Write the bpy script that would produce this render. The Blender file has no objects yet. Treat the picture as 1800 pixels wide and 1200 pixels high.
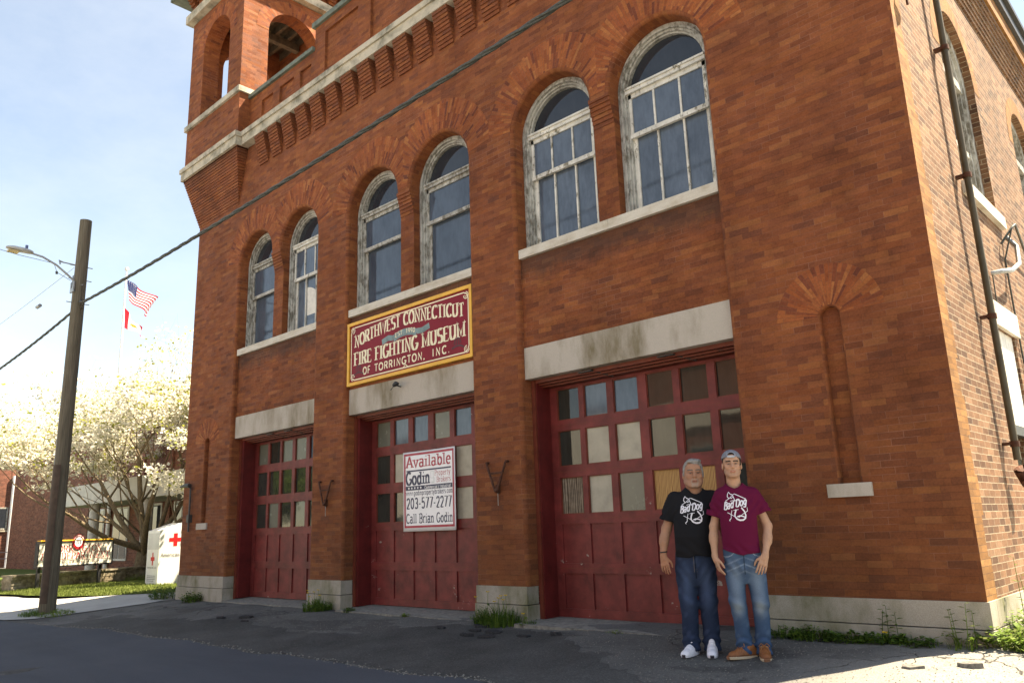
import bpy, bmesh, math, random
import numpy as np
from mathutils import Vector, Matrix
from mathutils.bvhtree import BVHTree
random.seed(7); np.random.seed(7)
C = bpy.context.scene.collection
R = math.radians
scn = bpy.context.scene

# ------------------------------------------------------------------ camera, sky, sun, exposure
CAM = Vector((2.06303, -8.34080, 1.18784))
yaw, pitch, roll = R(-43.09879), R(13.23793), R(-1.94112)
fw = Vector((math.sin(yaw)*math.cos(pitch), math.cos(yaw)*math.cos(pitch), math.sin(pitch)))
rt = fw.cross(Vector((0, 0, 1))).normalized(); up = rt.cross(fw)
r2 = math.cos(roll)*rt + math.sin(roll)*up; u2 = -math.sin(roll)*rt + math.cos(roll)*up
cam_d = bpy.data.cameras.new('camera'); cam = bpy.data.objects.new('camera', cam_d); C.objects.link(cam)
M = Matrix.Identity(4)
for i in range(3):
    M[i][0] = r2[i]; M[i][1] = u2[i]; M[i][2] = -fw[i]; M[i][3] = CAM[i]
cam.matrix_world = M
cam_d.sensor_width = 36.0; cam_d.lens = 1392.264/1800*36.0; cam_d.clip_start = .05; cam_d.clip_end = 3000
scn.camera = cam

SUN_EL = R(58); SUN_AZ = Vector((.595, .804)).normalized()
W = bpy.data.worlds.new('World'); scn.world = W; W.use_nodes = True
nt = W.node_tree; bg = nt.nodes['Background']
sky = nt.nodes.new('ShaderNodeTexSky'); sky.sky_type = 'NISHITA'; sky.sun_disc = False
sky.sun_elevation = SUN_EL; sky.sun_rotation = math.atan2(SUN_AZ.x, SUN_AZ.y)
sky.air_density = 1.0; sky.dust_density = .2; sky.ozone_density = 1.6
# thin cirrus high in the sky
tc = nt.nodes.new('ShaderNodeTexCoord'); mp = nt.nodes.new('ShaderNodeMapping'); mp.inputs['Scale'].default_value = (1.2, 2.6, 5.0)
mp.inputs['Rotation'].default_value = (.2, .1, .6)
nz = nt.nodes.new('ShaderNodeTexNoise'); nz.inputs['Scale'].default_value = 2.1; nz.inputs['Detail'].default_value = 9; nz.inputs['Roughness'].default_value = .62
rp = nt.nodes.new('ShaderNodeValToRGB'); rp.color_ramp.elements[0].position = .12; rp.color_ramp.elements[1].position = .95
mx = nt.nodes.new('ShaderNodeMixRGB'); mx.blend_type = 'MIX'
scl = nt.nodes.new('ShaderNodeMath'); scl.operation = 'MULTIPLY'; scl.inputs[1].default_value = .34
nt.links.new(tc.outputs['Generated'], mp.inputs['Vector']); nt.links.new(mp.outputs['Vector'], nz.inputs['Vector'])
nt.links.new(nz.outputs['Fac'], rp.inputs['Fac']); nt.links.new(rp.outputs['Color'], scl.inputs[0]); nt.links.new(scl.outputs[0], mx.inputs['Fac'])
nt.links.new(sky.outputs['Color'], mx.inputs['Color1']); mx.inputs['Color2'].default_value = (4.3, 4.75, 5.4, 1)
nt.links.new(mx.outputs['Color'], bg.inputs['Color']); bg.inputs['Strength'].default_value = .076
sl = bpy.data.lights.new('sun', 'SUN'); sl.energy = 5.0; sl.angle = R(.53); sl.color = (1, .95, .86)
so = bpy.data.objects.new('sun', sl); C.objects.link(so)
sd = Vector((SUN_AZ.x*math.cos(SUN_EL), SUN_AZ.y*math.cos(SUN_EL), math.sin(SUN_EL)))
so.rotation_euler = sd.to_track_quat('Z', 'Y').to_euler(); so.location = (20, 60, 90)
vs = scn.view_settings; vs.view_transform = 'Standard'; vs.look = 'None'; vs.gamma = 1.0; vs.exposure = 2.1
vs.use_white_balance = True; vs.white_balance_temperature = 8300; vs.white_balance_tint = 10
scn.cycles.max_bounces = 8

# ------------------------------------------------------------------ ground height
def ground(x, y):
    xs = [-80, -40, -25, -16.4, -14, -10, -5.6, -3, 0, 5, 40]; zs = [-.3, -.3, -.22, -.13, -.10, -.085, -.065, -.01, .03, .05, .05]
    return float(np.interp(x, xs, zs)) - float(np.interp(x, [-30, -18], [.03, .09]))*min(max(-y, 0), 3.2)

# ------------------------------------------------------------------ materials
MATS = {}
class N:
    """small node-graph helper"""
    def __init__(s, name):
        s.m = bpy.data.materials.new(name); s.m.use_nodes = True; s.t = s.m.node_tree
        s.b = s.t.nodes['Principled BSDF']; MATS[name] = s.m
    def n(s, kind, **kw):
        nd = s.t.nodes.new('ShaderNode'+kind)
        for k, v in kw.items():
            if k.startswith('_'): setattr(nd, k[1:], v)
            else: s.put(nd.inputs[k if not k.startswith('i') or not k[1:].isdigit() else int(k[1:])], v)
        return nd
    def put(s, sock, v):
        if hasattr(v, 'node'): s.t.links.new(v, sock)
        elif hasattr(v, 'outputs'): s.t.links.new(v.outputs[0], sock)
        else:
            if isinstance(v, tuple) and len(v) == 3 and sock.type == 'RGBA': v = (*v, 1)
            sock.default_value = v
    def math(s, op, a, b=0.0, clamp=False):
        nd = s.n('Math', _operation=op, _use_clamp=clamp); s.put(nd.inputs[0], a); s.put(nd.inputs[1], b); return nd.outputs[0]
    def mix(s, f, a, b, mode='MIX'):
        nd = s.n('MixRGB', _blend_type=mode); s.put(nd.inputs[0], f); s.put(nd.inputs[1], a); s.put(nd.inputs[2], b); return nd.outputs[0]
    def noise(s, scale, detail=4, rough=.55, vec=None, dim='3D'):
        nd = s.n('TexNoise', Scale=float(scale), Detail=float(detail), Roughness=rough, _noise_dimensions=dim)
        s.put(nd.inputs['Vector'], vec if vec is not None else s.obj()); return nd.outputs['Fac']
    def obj(s):
        if not hasattr(s, '_o'): s._o = s.n('TexCoord')
        return s._o.outputs['Object']
    def uv(s):
        s.obj(); return s._o.outputs['UV']
    def ramp(s, f, stops, interp='LINEAR'):
        nd = s.n('ValToRGB'); cr = nd.color_ramp; cr.interpolation = interp
        while len(cr.elements) < len(stops): cr.elements.new(.5)
        for e, (p, c) in zip(cr.elements, stops):
            e.position = p; e.color = (c, c, c, 1) if not isinstance(c, tuple) else (*c, 1)
        s.put(nd.inputs[0], f); return nd.outputs[0]
    def mapping(s, scale, vec=None, rot=(0, 0, 0)):
        nd = s.n('Mapping'); nd.inputs['Scale'].default_value = scale; nd.inputs['Rotation'].default_value = rot
        s.put(nd.inputs['Vector'], vec if vec is not None else s.obj()); return nd.outputs[0]
    def bump(s, h, strength=.3, dist=.01):
        nd = s.n('Bump', Strength=strength, Distance=dist); s.put(nd.inputs['Height'], h)
        s.t.links.new(nd.outputs[0], s.b.inputs['Normal'])
    def out(s, color=None, rough=None, spec=None, metal=None):
        if color is not None: s.put(s.b.inputs['Base Color'], color)
        if rough is not None: s.put(s.b.inputs['Roughness'], rough)
        if spec is not None: s.put(s.b.inputs['Specular IOR Level'], spec)
        if metal is not None: s.put(s.b.inputs['Metallic'], metal)
        return s.m

def plain(name, color, rough=.6, var=.18, scale=9, spec=.4, metal=0.0, bump=0):
    g = N(name); f = g.noise(scale, 5, .6)
    d = tuple(c*(1-var*1.6) for c in color); l = tuple(min(1, c*(1+var*1.2)) for c in color)
    g.out(g.ramp(f, [(.3, d), (.5, color), (.72, l)]), rough, spec, metal)
    if bump: g.bump(f, bump, .01)
    return g.m

def brick_mat(name, w, h, mort, pal, mcol, grime_shade=0.0, bumpd=.006, rowoff=.5):
    """running-bond brick from the UV in metres: every brick gets its own tone"""
    g = N(name); sp = g.n('SeparateXYZ'); g.put(sp.inputs[0], g.uv()); u, v = sp.outputs[0], sp.outputs[1]
    wob = g.noise(2.0, 2, .5)
    v = g.math('ADD', v, g.math('MULTIPLY', g.math('SUBTRACT', wob, .5), .006))
    vr = g.math('DIVIDE', v, h); row = g.math('FLOOR', vr); fv = g.math('FRACT', vr)
    rn = g.n('TexWhiteNoise', _noise_dimensions='1D'); g.put(rn.inputs['W'], row)
    off = g.math('ADD', g.math('MULTIPLY', row, rowoff), g.math('MULTIPLY', rn.outputs['Value'], .22))
    ur = g.math('ADD', g.math('DIVIDE', u, w), off); col = g.math('FLOOR', ur); fu = g.math('FRACT', ur)
    cb = g.n('CombineXYZ', X=col, Y=row); wn = g.n('TexWhiteNoise', _noise_dimensions='3D'); g.put(wn.inputs['Vector'], cb)
    wn2 = g.n('TexWhiteNoise', _noise_dimensions='3D'); g.put(wn2.inputs['Vector'], g.n('CombineXYZ', X=row, Y=col, Z=3.3))
    base = g.ramp(wn.outputs['Value'], pal)
    nf = g.noise(46, 5, .65)
    base = g.mix(.55, base, g.ramp(nf, [(.25, .45), (.5, .95), (.75, 1.35)]), 'MULTIPLY')
    mot = g.noise(7.5, 6, .68, g.mapping((.6, .6, 1.5))); base = g.mix(.6, base, g.ramp(mot, [(.30, .55), (.5, 1.0), (.70, 1.28)]), 'MULTIPLY')
    big = g.noise(.55, 4, .6)
    base = g.mix(.8, base, g.ramp(big, [(.28, .66), (.5, 1.0), (.74, 1.2)]), 'MULTIPLY')
    strk = g.noise(1.0, 5, .6, g.mapping((1.6, 1.6, .18)))
    base = g.mix(.6, base, g.ramp(strk, [(.30, .68), (.5, 1.0), (.72, 1.08)]), 'MULTIPLY')
    if grime_shade:
        pos = g.n('SeparateXYZ'); g.put(pos.inputs[0], g.obj())
        gz = g.math('ADD', pos.outputs[2], g.math('MULTIPLY', g.math('SUBTRACT', g.noise(1.3, 4, .6), .5), 1.6))
        gm = g.ramp(g.math('DIVIDE', gz, 4.6), [(.10, grime_shade), (.70, 0.0)])  # browner low down: weathering, plus some light falloff put into the colour
        base = g.mix(gm, base, g.mix(.5, base, (.085, .042, .018)))
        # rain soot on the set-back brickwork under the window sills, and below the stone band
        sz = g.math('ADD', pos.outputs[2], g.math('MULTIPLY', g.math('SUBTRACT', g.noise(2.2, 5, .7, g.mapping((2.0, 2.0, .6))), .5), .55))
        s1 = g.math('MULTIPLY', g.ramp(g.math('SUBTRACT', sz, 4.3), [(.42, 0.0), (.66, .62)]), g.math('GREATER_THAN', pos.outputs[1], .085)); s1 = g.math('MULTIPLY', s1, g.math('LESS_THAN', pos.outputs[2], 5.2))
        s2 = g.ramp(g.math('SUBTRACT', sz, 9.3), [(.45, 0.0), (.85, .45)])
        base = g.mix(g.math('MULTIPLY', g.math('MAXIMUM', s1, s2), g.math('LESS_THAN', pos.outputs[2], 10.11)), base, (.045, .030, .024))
    edge = g.noise(60, 2, .5)
    mu = g.math('MULTIPLY', g.math('ADD', .6, edge), mort/w*.9); mv = g.math('MULTIPLY', g.math('ADD', .6, edge), mort/h*.9)
    m1 = g.math('LESS_THAN', fu, mu); m2 = g.math('LESS_THAN', fv, mv)
    mask = g.math('MAXIMUM', m1, m2)
    mc = g.mix(g.ramp(g.noise(1.1, 5, .65), [(.46, .0), (.62, .9)]), g.mix(1.0, base, (.72, .72, .74), 'MULTIPLY'), mcol) if grime_shade else g.mix(.5, mcol, g.ramp(g.noise(7, 4, .6), [(.3, .35), (.7, 1.3)]), 'MULTIPLY')
    colr = g.mix(mask, base, mc)
    rr = g.math('ADD', .72, g.math('MULTIPLY', wn2.outputs['Value'], .2))
    g.out(colr, rr, .25)
    hgt = g.math('ADD', g.math('MULTIPLY', g.math('SUBTRACT', 1.0, mask), g.math('ADD', .75, g.math('MULTIPLY', wn2.outputs['Value'], .5))), g.math('MULTIPLY', nf, .35))
    g.bump(hgt, .6, bumpd)
    return g.m

PAL = [(0.0, (.145, .045, .021)), (.10, (.178, .053, .022)), (.35, (.207, .061, .0235)), (.65, (.227, .069, .025)), (.90, (.249, .080, .028)), (1, (.280, .098, .034))]
PALV = [(0.0, (.14, .038, .020)), (.25, (.245, .064, .022)), (.6, (.285, .080, .026)), (.9, (.325, .102, .032)), (1, (.37, .135, .045))]
PALS = [(0.0, (.085, .042, .024)), (.3, (.145, .070, .037)), (.7, (.19, .096, .051)), (1, (.25, .14, .08))]
brick = brick_mat('facade_brick', .245, .0688, .0034, PAL, (.33, .165, .115), .6)
brick_v = brick_mat('voussoir_brick', .235, .0635, .004, PALV, (.20, .085, .045), 0)
brick_s = brick_mat('common_brick', .215, .0700, .0075, PALS, (.36, .29, .20), 0, .009)
PALQ = [(0.0, (.19, .085, .025)), (.5, (.26, .12, .036)), (1, (.32, .16, .055))]  # facade-type brick made lighter and oranger, sunlight put into the tone
brick_q = brick_mat('sunlit_tone_quoin_brick', .285, .0635, .004, PALQ, (.10, .05, .03), 0)
brick_far = brick_mat('far_brick', .25, .075, .008, [(0, (.13, .05, .035)), (.5, (.20, .075, .05)), (1, (.26, .10, .065))], (.3, .2, .15), 0)

def stone_mat(name, col, speck=.5, stain=(.16, .15, .09), samt=.5, zs=.35, sc=1.4):
    g = N(name); f = g.noise(230, 3, .7); c = g.ramp(f, [(.3, tuple(x*(1-speck) for x in col)), (.55, col), (.75, tuple(min(1, x*(1+speck*.5)) for x in col))])
    s = g.noise(sc, 6, .62, g.mapping((1, 1, zs))); s2 = g.noise(sc*6, 5, .7, g.mapping((1, 1, .3)))
    sm = g.math('MULTIPLY', g.ramp(s, [(.44, 0.0), (.66, samt)]), g.ramp(s2, [(.25, .4), (.7, 1.2)]), True)
    g.out(g.mix(sm, c, stain), .85, .2); g.bump(g.math('ADD', f, g.noise(30, 5, .7)), .25, .006); return g.m
granite = stone_mat('granite', (.50, .45, .385), .35, (.19, .155, .095), .95)
sillstone = stone_mat('sill_stone', (.62, .58, .50), .22, (.30, .23, .13), .5, 3.0, 2.2)
plinthstone = stone_mat('plinth_stone', (.39, .355, .30), .4, (.12, .12, .05), .85, .6, 1.7)
bandstone = stone_mat('band_stone', (.50, .45, .36), .25, (.11, .11, .085), .85, 1.2, 2.5)

def peel(name, paint, under, scale=18, lo=.48, hi=.56, stretch=(1, 1, 1), rough=.6, bump=.35, var=.15, foot=False):
    g = N(name); f = g.noise(scale, 8, .68, g.mapping(stretch)); big = g.noise(1.9, 4, .6)
    q = g.math('ADD', g.math('MULTIPLY', f, .7), g.math('MULTIPLY', big, .3))
    if foot:
        ps = g.n('SeparateXYZ'); g.put(ps.inputs[0], g.obj()); q = g.math('ADD', q, g.ramp(g.math('DIVIDE', ps.outputs[2], 1.4), [(0.0, .055), (.5, .02), (.95, .0)]))
    m = g.ramp(q, [(lo, 0.0), (hi, 1.0)])
    p = g.mix(1.0, paint, g.ramp(g.noise(5, 5, .6), [(.3, 1-var*2), (.7, 1+var)]), 'MULTIPLY')
    fine = g.ramp(g.noise(70, 4, .7), [(.3, .6), (.7, 1.2)])
    g.out(g.mix(m, p, g.mix(1.0, under, fine, 'MULTIPLY')), rough, .35); g.bump(g.math('SUBTRACT', 1.0, m), bump, .004); return g.m
redpaint = peel('red_door_paint', (.180, .029, .026), (.33, .29, .25), 5, .66, .672, (1, 1, 1.5), .5, .4, .22, True)
redjamb = peel('red_jamb_paint', (.125, .015, .014), (.33, .29, .26), 6, .655, .67, (1, 1, .5), .45, .35, .18)
redmould = peel('brown_red_moulding', (.165, .036, .020), (.06, .02, .015), 9, .6, .64, (.4, 1, 1), .5)
winpaint = peel('peeling_window_paint', (.44, .435, .395), (.17, .155, .125), 16, .47, .58, (1, 1, .45), .7, .5, .2)
sashpaint = peel('white_sash_paint', (.64, .63, .57), (.20, .18, .13), 20, .53, .60, (1, 1, .5), .65, .4, .15)
wood_pole = N('weathered_pole_wood'); _f = wood_pole.noise(6, 8, .7, wood_pole.mapping((9, 9, .22)))
wood_pole.out(wood_pole.ramp(_f, [(.3, (.075, .064, .046)), (.5, (.15, .13, .095)), (.72, (.24, .21, .16))]), .9, .15); wood_pole.bump(_f, .9, .02); wood_pole = wood_pole.m

def glass(name, tint, dust, dcol=(.30, .32, .33), streak=(4, 4, 1.3), rough=.02, wav=.01):
    g = N(name); f = g.noise(3.2, 6, .62, g.mapping(streak)); f2 = g.noise(1.6, 3, .5)
    fac = g.ramp(g.math('MULTIPLY', g.math('ADD', f, f2), .5), [(.32, dust*.25), (.68, dust)])
    g.out(g.mix(fac, tint, dcol), g.math('ADD', rough, g.math('MULTIPLY', fac, .18)), .5)
    g.b.inputs['IOR'].default_value = 1.52; g.bump(g.noise(2.3, 2, .5), wav, .05); return g.m
gl_clear = glass('window_glass', (.014, .019, .027), .05)
gl_dust_sky = glass('dusty_sky_tint_glass', (.030, .042, .060), .46, (.21, .27, .35))  # dust tinted blue, so part of the sky reflection sits in the colour
gl_door = glass('door_glass', (.012, .013, .012), .16, (.20, .21, .17), (6, 6, 1.2), .02, .03)
gl_frost = glass('grimed_door_glass', (.10, .105, .085), .65, (.17, .18, .14), (3, 3, 2), .18, .02)
ply = N('weathered_plywood'); _w = ply.n('TexWave', Scale=9.0, Distortion=9.0, Detail=4.0, _bands_direction='X'); ply.put(ply.t.nodes[-1].inputs['Vector'], ply.mapping((1, 1, .16)))
_pc = ply.mix(.6, ply.ramp(_w.outputs['Fac'], [(.1, (.09, .065, .045)), (.5, (.19, .15, .105)), (.9, (.29, .24, .18))]), ply.ramp(ply.noise(12, 5, .6), [(.3, .5), (.7, 1.3)]), 'MULTIPLY')
ply.out(_pc, .8, .2); ply = ply.m
plyw = N('orange_plywood'); _w = plyw.n('TexWave', Scale=16.0, Distortion=5.0, Detail=4.0, _bands_direction='X'); plyw.put(_w.inputs['Vector'], plyw.mapping((1, 1, .12)))
plyw.out(plyw.ramp(_w.outputs['Fac'], [(.1, (.20, .095, .03)), (.5, (.42, .22, .075)), (.9, (.60, .36, .14))]), .6, .3); plyw = plyw.m
pale_refl = plain('painted_pale_reflection', (.40, .37, .29), .5, .12, 5)  # pale tone painted in for the white building mirrored in door panes

iron = plain('rusty_iron', (.085, .034, .020), .75, .35, 20, .3, .3)
galv = plain('galvanised_metal', (.34, .35, .35), .45, .15, 12, .5, .6)
darkm = plain('dark_metal', (.05, .05, .048), .5, .2, 15, .5, .4)
copper = plain('green_copper', (.125, .145, .115), .7, .3, 6)
cablem = plain('black_cable', (.058, .064, .056), .6, .3, 30)
brnpipe = peel('painted_downspout', (.075, .06, .035), (.16, .06, .025), 9, .6, .66, (1, 1, .4), .55)

# ------------------------------------------------------------------ mesh builder
class MB:
    def __init__(s): s.v = []; s.f = []; s.uv = []; s.mi = []; s.sm = []
    def face(s, pts, uv=None, mi=0, smooth=False):
        i = len(s.v); pts = [tuple(p) for p in pts]; s.v += pts; s.f.append(list(range(i, i+len(pts))))
        if uv is None:
            a = Vector(pts[1])-Vector(pts[0]); b = Vector(pts[-1])-Vector(pts[0]); n = a.cross(b); ax, ay, az = abs(n.x), abs(n.y), abs(n.z)
            if az >= ax and az >= ay: uv = [(p[0], p[1]) for p in pts]
            elif ax > ay: uv = [(p[1], p[2]) for p in pts]
            else: uv = [(p[0], p[2]) for p in pts]
        s.uv += uv; s.mi.append(mi); s.sm.append(smooth); return s
    def box(s, x0, x1, y0, y1, z0, z1, mi=0, skip=''):
        if x0 > x1: x0, x1 = x1, x0
        if y0 > y1: y0, y1 = y1, y0
        if z0 > z1: z0, z1 = z1, z0
        if 'f' not in skip: s.face([(x0, y0, z0), (x1, y0, z0), (x1, y0, z1), (x0, y0, z1)], None, mi)
        if 'b' not in skip: s.face([(x1, y1, z0), (x0, y1, z0), (x0, y1, z1), (x1, y1, z1)], None, mi)
        if 'l' not in skip: s.face([(x0, y1, z0), (x0, y0, z0), (x0, y0, z1), (x0, y1, z1)], None, mi)
        if 'r' not in skip: s.face([(x1, y0, z0), (x1, y1, z0), (x1, y1, z1), (x1, y0, z1)], None, mi)
        if 't' not in skip: s.face([(x0, y0, z1), (x1, y0, z1), (x1, y1, z1), (x0, y1, z1)], None, mi)
        if 'd' not in skip: s.face([(x0, y1, z0), (x1, y1, z0), (x1, y0, z0), (x0, y0, z0)], None, mi)
        return s
    def grid(s, rows, uvs=None, mi=0, smooth=True, close=False):
        """rows: list of equal-length point lists, shared vertices"""
        i0 = len(s.v); n = len(rows[0])
        for r in rows: s.v += [tuple(p) for p in r]
        for a in range(len(rows)-1):
            for b in range(n if close else n-1):
                b2 = (b+1) % n
                s.f.append([i0+a*n+b, i0+a*n+b2, i0+(a+1)*n+b2, i0+(a+1)*n+b])
                if uvs: s.uv += [uvs[a][b], uvs[a][b2], uvs[a+1][b2], uvs[a+1][b]]
                else:
                    q = [rows[a][b], rows[a][b2], rows[a+1][b2], rows[a+1][b]]; s.uv += [(p[0]+p[1], p[2]) for p in q]
                s.mi.append(mi); s.sm.append(smooth)
        return s
    def tube(s, pts, rad, n=8, cap=True, mi=0, sm=True):
        pts = [Vector(p) for p in pts]; rr = rad if isinstance(rad, (list, tuple)) else [rad]*len(pts); rows = []; ref = None
        for i, p in enumerate(pts):
            t = (pts[min(i+1, len(pts)-1)]-pts[max(i-1, 0)]).normalized()
            if ref is None: ref = t.orthogonal().normalized()
            ref = (ref - t*ref.dot(t)).normalized(); bi = t.cross(ref)
            rows.append([p + (ref*math.cos(2*math.pi*k/n)+bi*math.sin(2*math.pi*k/n))*rr[i] for k in range(n)])
        s.grid(rows, None, mi, sm, True)
        if cap:
            s.face(list(reversed(rows[0])), None, mi); s.face(rows[-1], None, mi)
        return s
    def prism(s, poly, y0, y1, plane='xz', mi=0):
        """extrude a 2-D polygon (x,z) from y0 (front) to y1; plane 'yz' extrudes along x, 'xy' along z"""
        def P(a, b, d): return (a, d, b) if plane == 'xz' else ((d, a, b) if plane == 'yz' else (a, b, d))
        s.face([P(a, b, y0) for a, b in poly], None, mi); s.face([P(a, b, y1) for a, b in reversed(poly)], None, mi)
        for i in range(len(poly)):
            a, b = poly[i], poly[(i+1) % len(poly)]
            s.face([P(*a, y0), P(*a, y1), P(*b, y1), P(*b, y0)], None, mi)
        return s
    def build(s, name, mat, parent=None, bevel=0, fix=False, weld=False, smooth_all=False, local=False):
        me = bpy.data.meshes.new(name); me.from_pydata(s.v, [], s.f)
        for m in (mat if isinstance(mat, (list, tuple)) else [mat]): me.materials.append(m)
        me.polygons.foreach_set('material_index', s.mi); me.polygons.foreach_set('use_smooth', [True]*len(s.f) if smooth_all else s.sm)
        ul = me.uv_layers.new(name='uv'); ul.data.foreach_set('uv', [c for q in s.uv for c in q])
        if fix or weld:
            bm = bmesh.new(); bm.from_mesh(me)
            if weld: bmesh.ops.remove_doubles(bm, verts=bm.verts, dist=1e-4)
            if fix: bmesh.ops.recalc_face_normals(bm, faces=bm.faces)
            bm.to_mesh(me); bm.free()
        me.update(); o = bpy.data.objects.new(name, me); C.objects.link(o)
        if parent is not None:
            o.parent = parent
            if not local and parent.type == 'EMPTY':
                o.matrix_parent_inverse = (Matrix.Translation(parent.location) @ Matrix.Rotation(parent.rotation_euler.z, 4, 'Z')).inverted()
        if bevel:
            md = o.modifiers.new('bevel', 'BEVEL'); md.width = bevel; md.segments = 2; md.limit_method = 'ANGLE'; md.angle_limit = R(40)
        return o

def tag(o, label=None, cat=None, group=None, kind=None):
    if label: o['label'] = label
    if cat: o['category'] = cat
    if group: o['group'] = group
    if kind: o['kind'] = kind
    return o
def empty(name, loc, label, cat, group=None, rz=0):
    o = bpy.data.objects.new(name, None); C.objects.link(o); o.location = loc; o.rotation_euler.z = rz; o.empty_display_size = .2
    return tag(o, label, cat, group)
def copy_tree(o, parent=None):
    c = o.copy(); C.objects.link(c)
    if parent is not None: c.parent = parent
    for ch in list(o.children): copy_tree(ch, c)
    return c
def arcpts(cx, cz, r, a0, a1, n, rz=None):
    rz = r if rz is None else rz
    return [(cx+r*math.cos(R(a0+(a1-a0)*i/n)), cz+rz*math.sin(R(a0+(a1-a0)*i/n))) for i in range(n+1)]
# ------------------------------------------------------------------ the fire station
ST = empty('brick_fire_station', (-8, 2, 0), 'old red brick fire station with arched windows, three red garage doors and corner belfry', 'building')
BAYS = [(-14.21, -11.02), (-9.97, -6.61), (-5.59, -2.23)]
XL, XR = -16.35, 0.0; PZ = .40; TOPZ = 10.12; BN = .055
ARCH = []      # (cx, r, spring z, bay index)
for bi, (a, b) in enumerate(BAYS):
    w = (b-a-.36)/2; r = w/2; zs = 7.87-r
    ARCH.append([(a+r, r, zs), (b-r, r, zs)])
SLITS = [(-1.075, .105, 3.29), (-15.31, .105, 3.29)]; SLZ = 1.52

wall = MB()
def flat(x0, x1, z0, z1, y=0.0, mi=0): wall.face([(x0, y, z0), (x1, y, z0), (x1, y, z1), (x0, y, z1)], None, mi)
def flat_slit(x0, x1, z0, z1, sl):
    cx, r, zs = sl; b = .02; q = r+b
    flat(x0, cx-q, z0, z1); flat(cx+q, x1, z0, z1); flat(cx-q, cx+q, z0, SLZ)
    arch_top(cx, q, zs, z1)
    prof = [(b, 0), (.006, .006), (0, b), (0, .09)]
    path = [(cx-r, SLZ, -1, 0)] + [(cx-r, z, -1, 0) for z in (2.4,)] + [(cx+r*math.cos(R(t)), zs+r*math.sin(R(t)), math.cos(R(t)), math.sin(R(t))) for t in range(180, -1, -15)] + [(cx+r, 2.4, 1, 0), (cx+r, SLZ, 1, 0)]
    sweep(path, prof)
    wall.face([(cx-r-.01, .09, SLZ), (cx+r+.01, .09, SLZ), (cx+r+.01, .09, zs+r+.01), (cx-r-.01, .09, zs+r+.01)])
def arch_top(cx, q, zs, z1, n=24):
    p = arcpts(cx, zs, q, 180, 0, n)
    for (xa, za), (xb, zb) in zip(p[:-1], p[1:]):
        wall.face([(xa, 0, za), (xb, 0, zb), (xb, 0, z1), (xa, 0, z1)])
def sweep(path, prof, mi=0, uvoff=0.0):
    """path of (x, z, outward nx, nz); profile of (outward offset, depth y): rounded reveal of an opening"""
    L = 0; rows = []; uvs = []; prev = None
    pl = [0]
    for k in range(1, len(prof)): pl.append(pl[-1]+math.hypot(prof[k][0]-prof[k-1][0], prof[k][1]-prof[k-1][1]))
    for (x, z, nx, nz) in path:
        if prev is not None: L += math.hypot(x-prev[0], z-prev[1])
        prev = (x, z)
        rows.append([(x+nx*o, y, z+nz*o) for o, y in prof]); uvs.append([(d+uvoff, (z if abs(nz) < .02 else z*0+7.7+L)) for d in pl])
    # reveals run their courses along the path
    wall.grid(rows, uvs, mi, True)

bprof = [(BN*(1-math.sin(R(a))), BN*(1-math.cos(R(a)))) for a in (0, 18, 36, 54, 72, 90)]
for i, (a, b) in enumerate(BAYS):
    # jambs of the bay from plinth to spring, with the arches above
    zs = ARCH[i][0][2]
    for (x, s) in ((a, -1), (b, 1)):
        path = [(x, z, s, 0) for z in np.linspace(PZ, zs, 12)]
        if s > 0: path = path[::-1]
        sweep(path, bprof+[(0, .58)])
    for (cx, r, zs) in ARCH[i]:
        path = [(cx+r*math.cos(R(t)), zs+r*math.sin(R(t)), math.cos(R(t)), math.sin(R(t))) for t in np.linspace(180, 0, 41)]
        sweep(path, bprof+[(0, .40)])
        arch_top(cx, r+BN, zs, TOPZ, 40)
    m0 = ARCH[i][0][0]+ARCH[i][0][1]; m1 = ARCH[i][1][0]-ARCH[i][1][1]
    flat(m0+BN, m1-BN, zs, TOPZ)
    # middle pier: set back below, corbelled out to the arches in rounded courses
    wall.box(m0, m1, .10, .40, 5.2, zs-.44, skip='td')
    K = 7
    for k in range(K):
        z0 = zs-.44+k*.44/K; y = .10-.10*((k+1)/K)**1.2
        wall.box(m0, m1, y, .40, z0, z0+.44/K-(.004 if k < K-1 else 0), skip='b')
    # spandrel
    wall.face([(a, .10, 3.755), (b, .10, 3.755), (b, .10, 5.12), (a, .10, 5.12)])
edges = [XL] + [x for ab in BAYS for x in ab] + [XR]
for k in range(0, 8, 2):
    x0 = edges[k] + (BN if k else 0); x1 = edges[k+1] - (BN if k < 6 else 0)
    zs = ARCH[min(k//2, 2)][0][2]; zl = ARCH[max(k//2-1, 0)][0][2]
    if k == 0: flat_slit(x0, x1, PZ, TOPZ, SLITS[1])
    elif k == 6: flat_slit(x0, x1, PZ, TOPZ, SLITS[0])
    else: flat(x0, x1, PZ, TOPZ)
# the bullnose strips above the spring line beside the arches
for i, (a, b) in enumerate(BAYS):
    pass
wall.build('front_wall', brick, ST)
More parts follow.
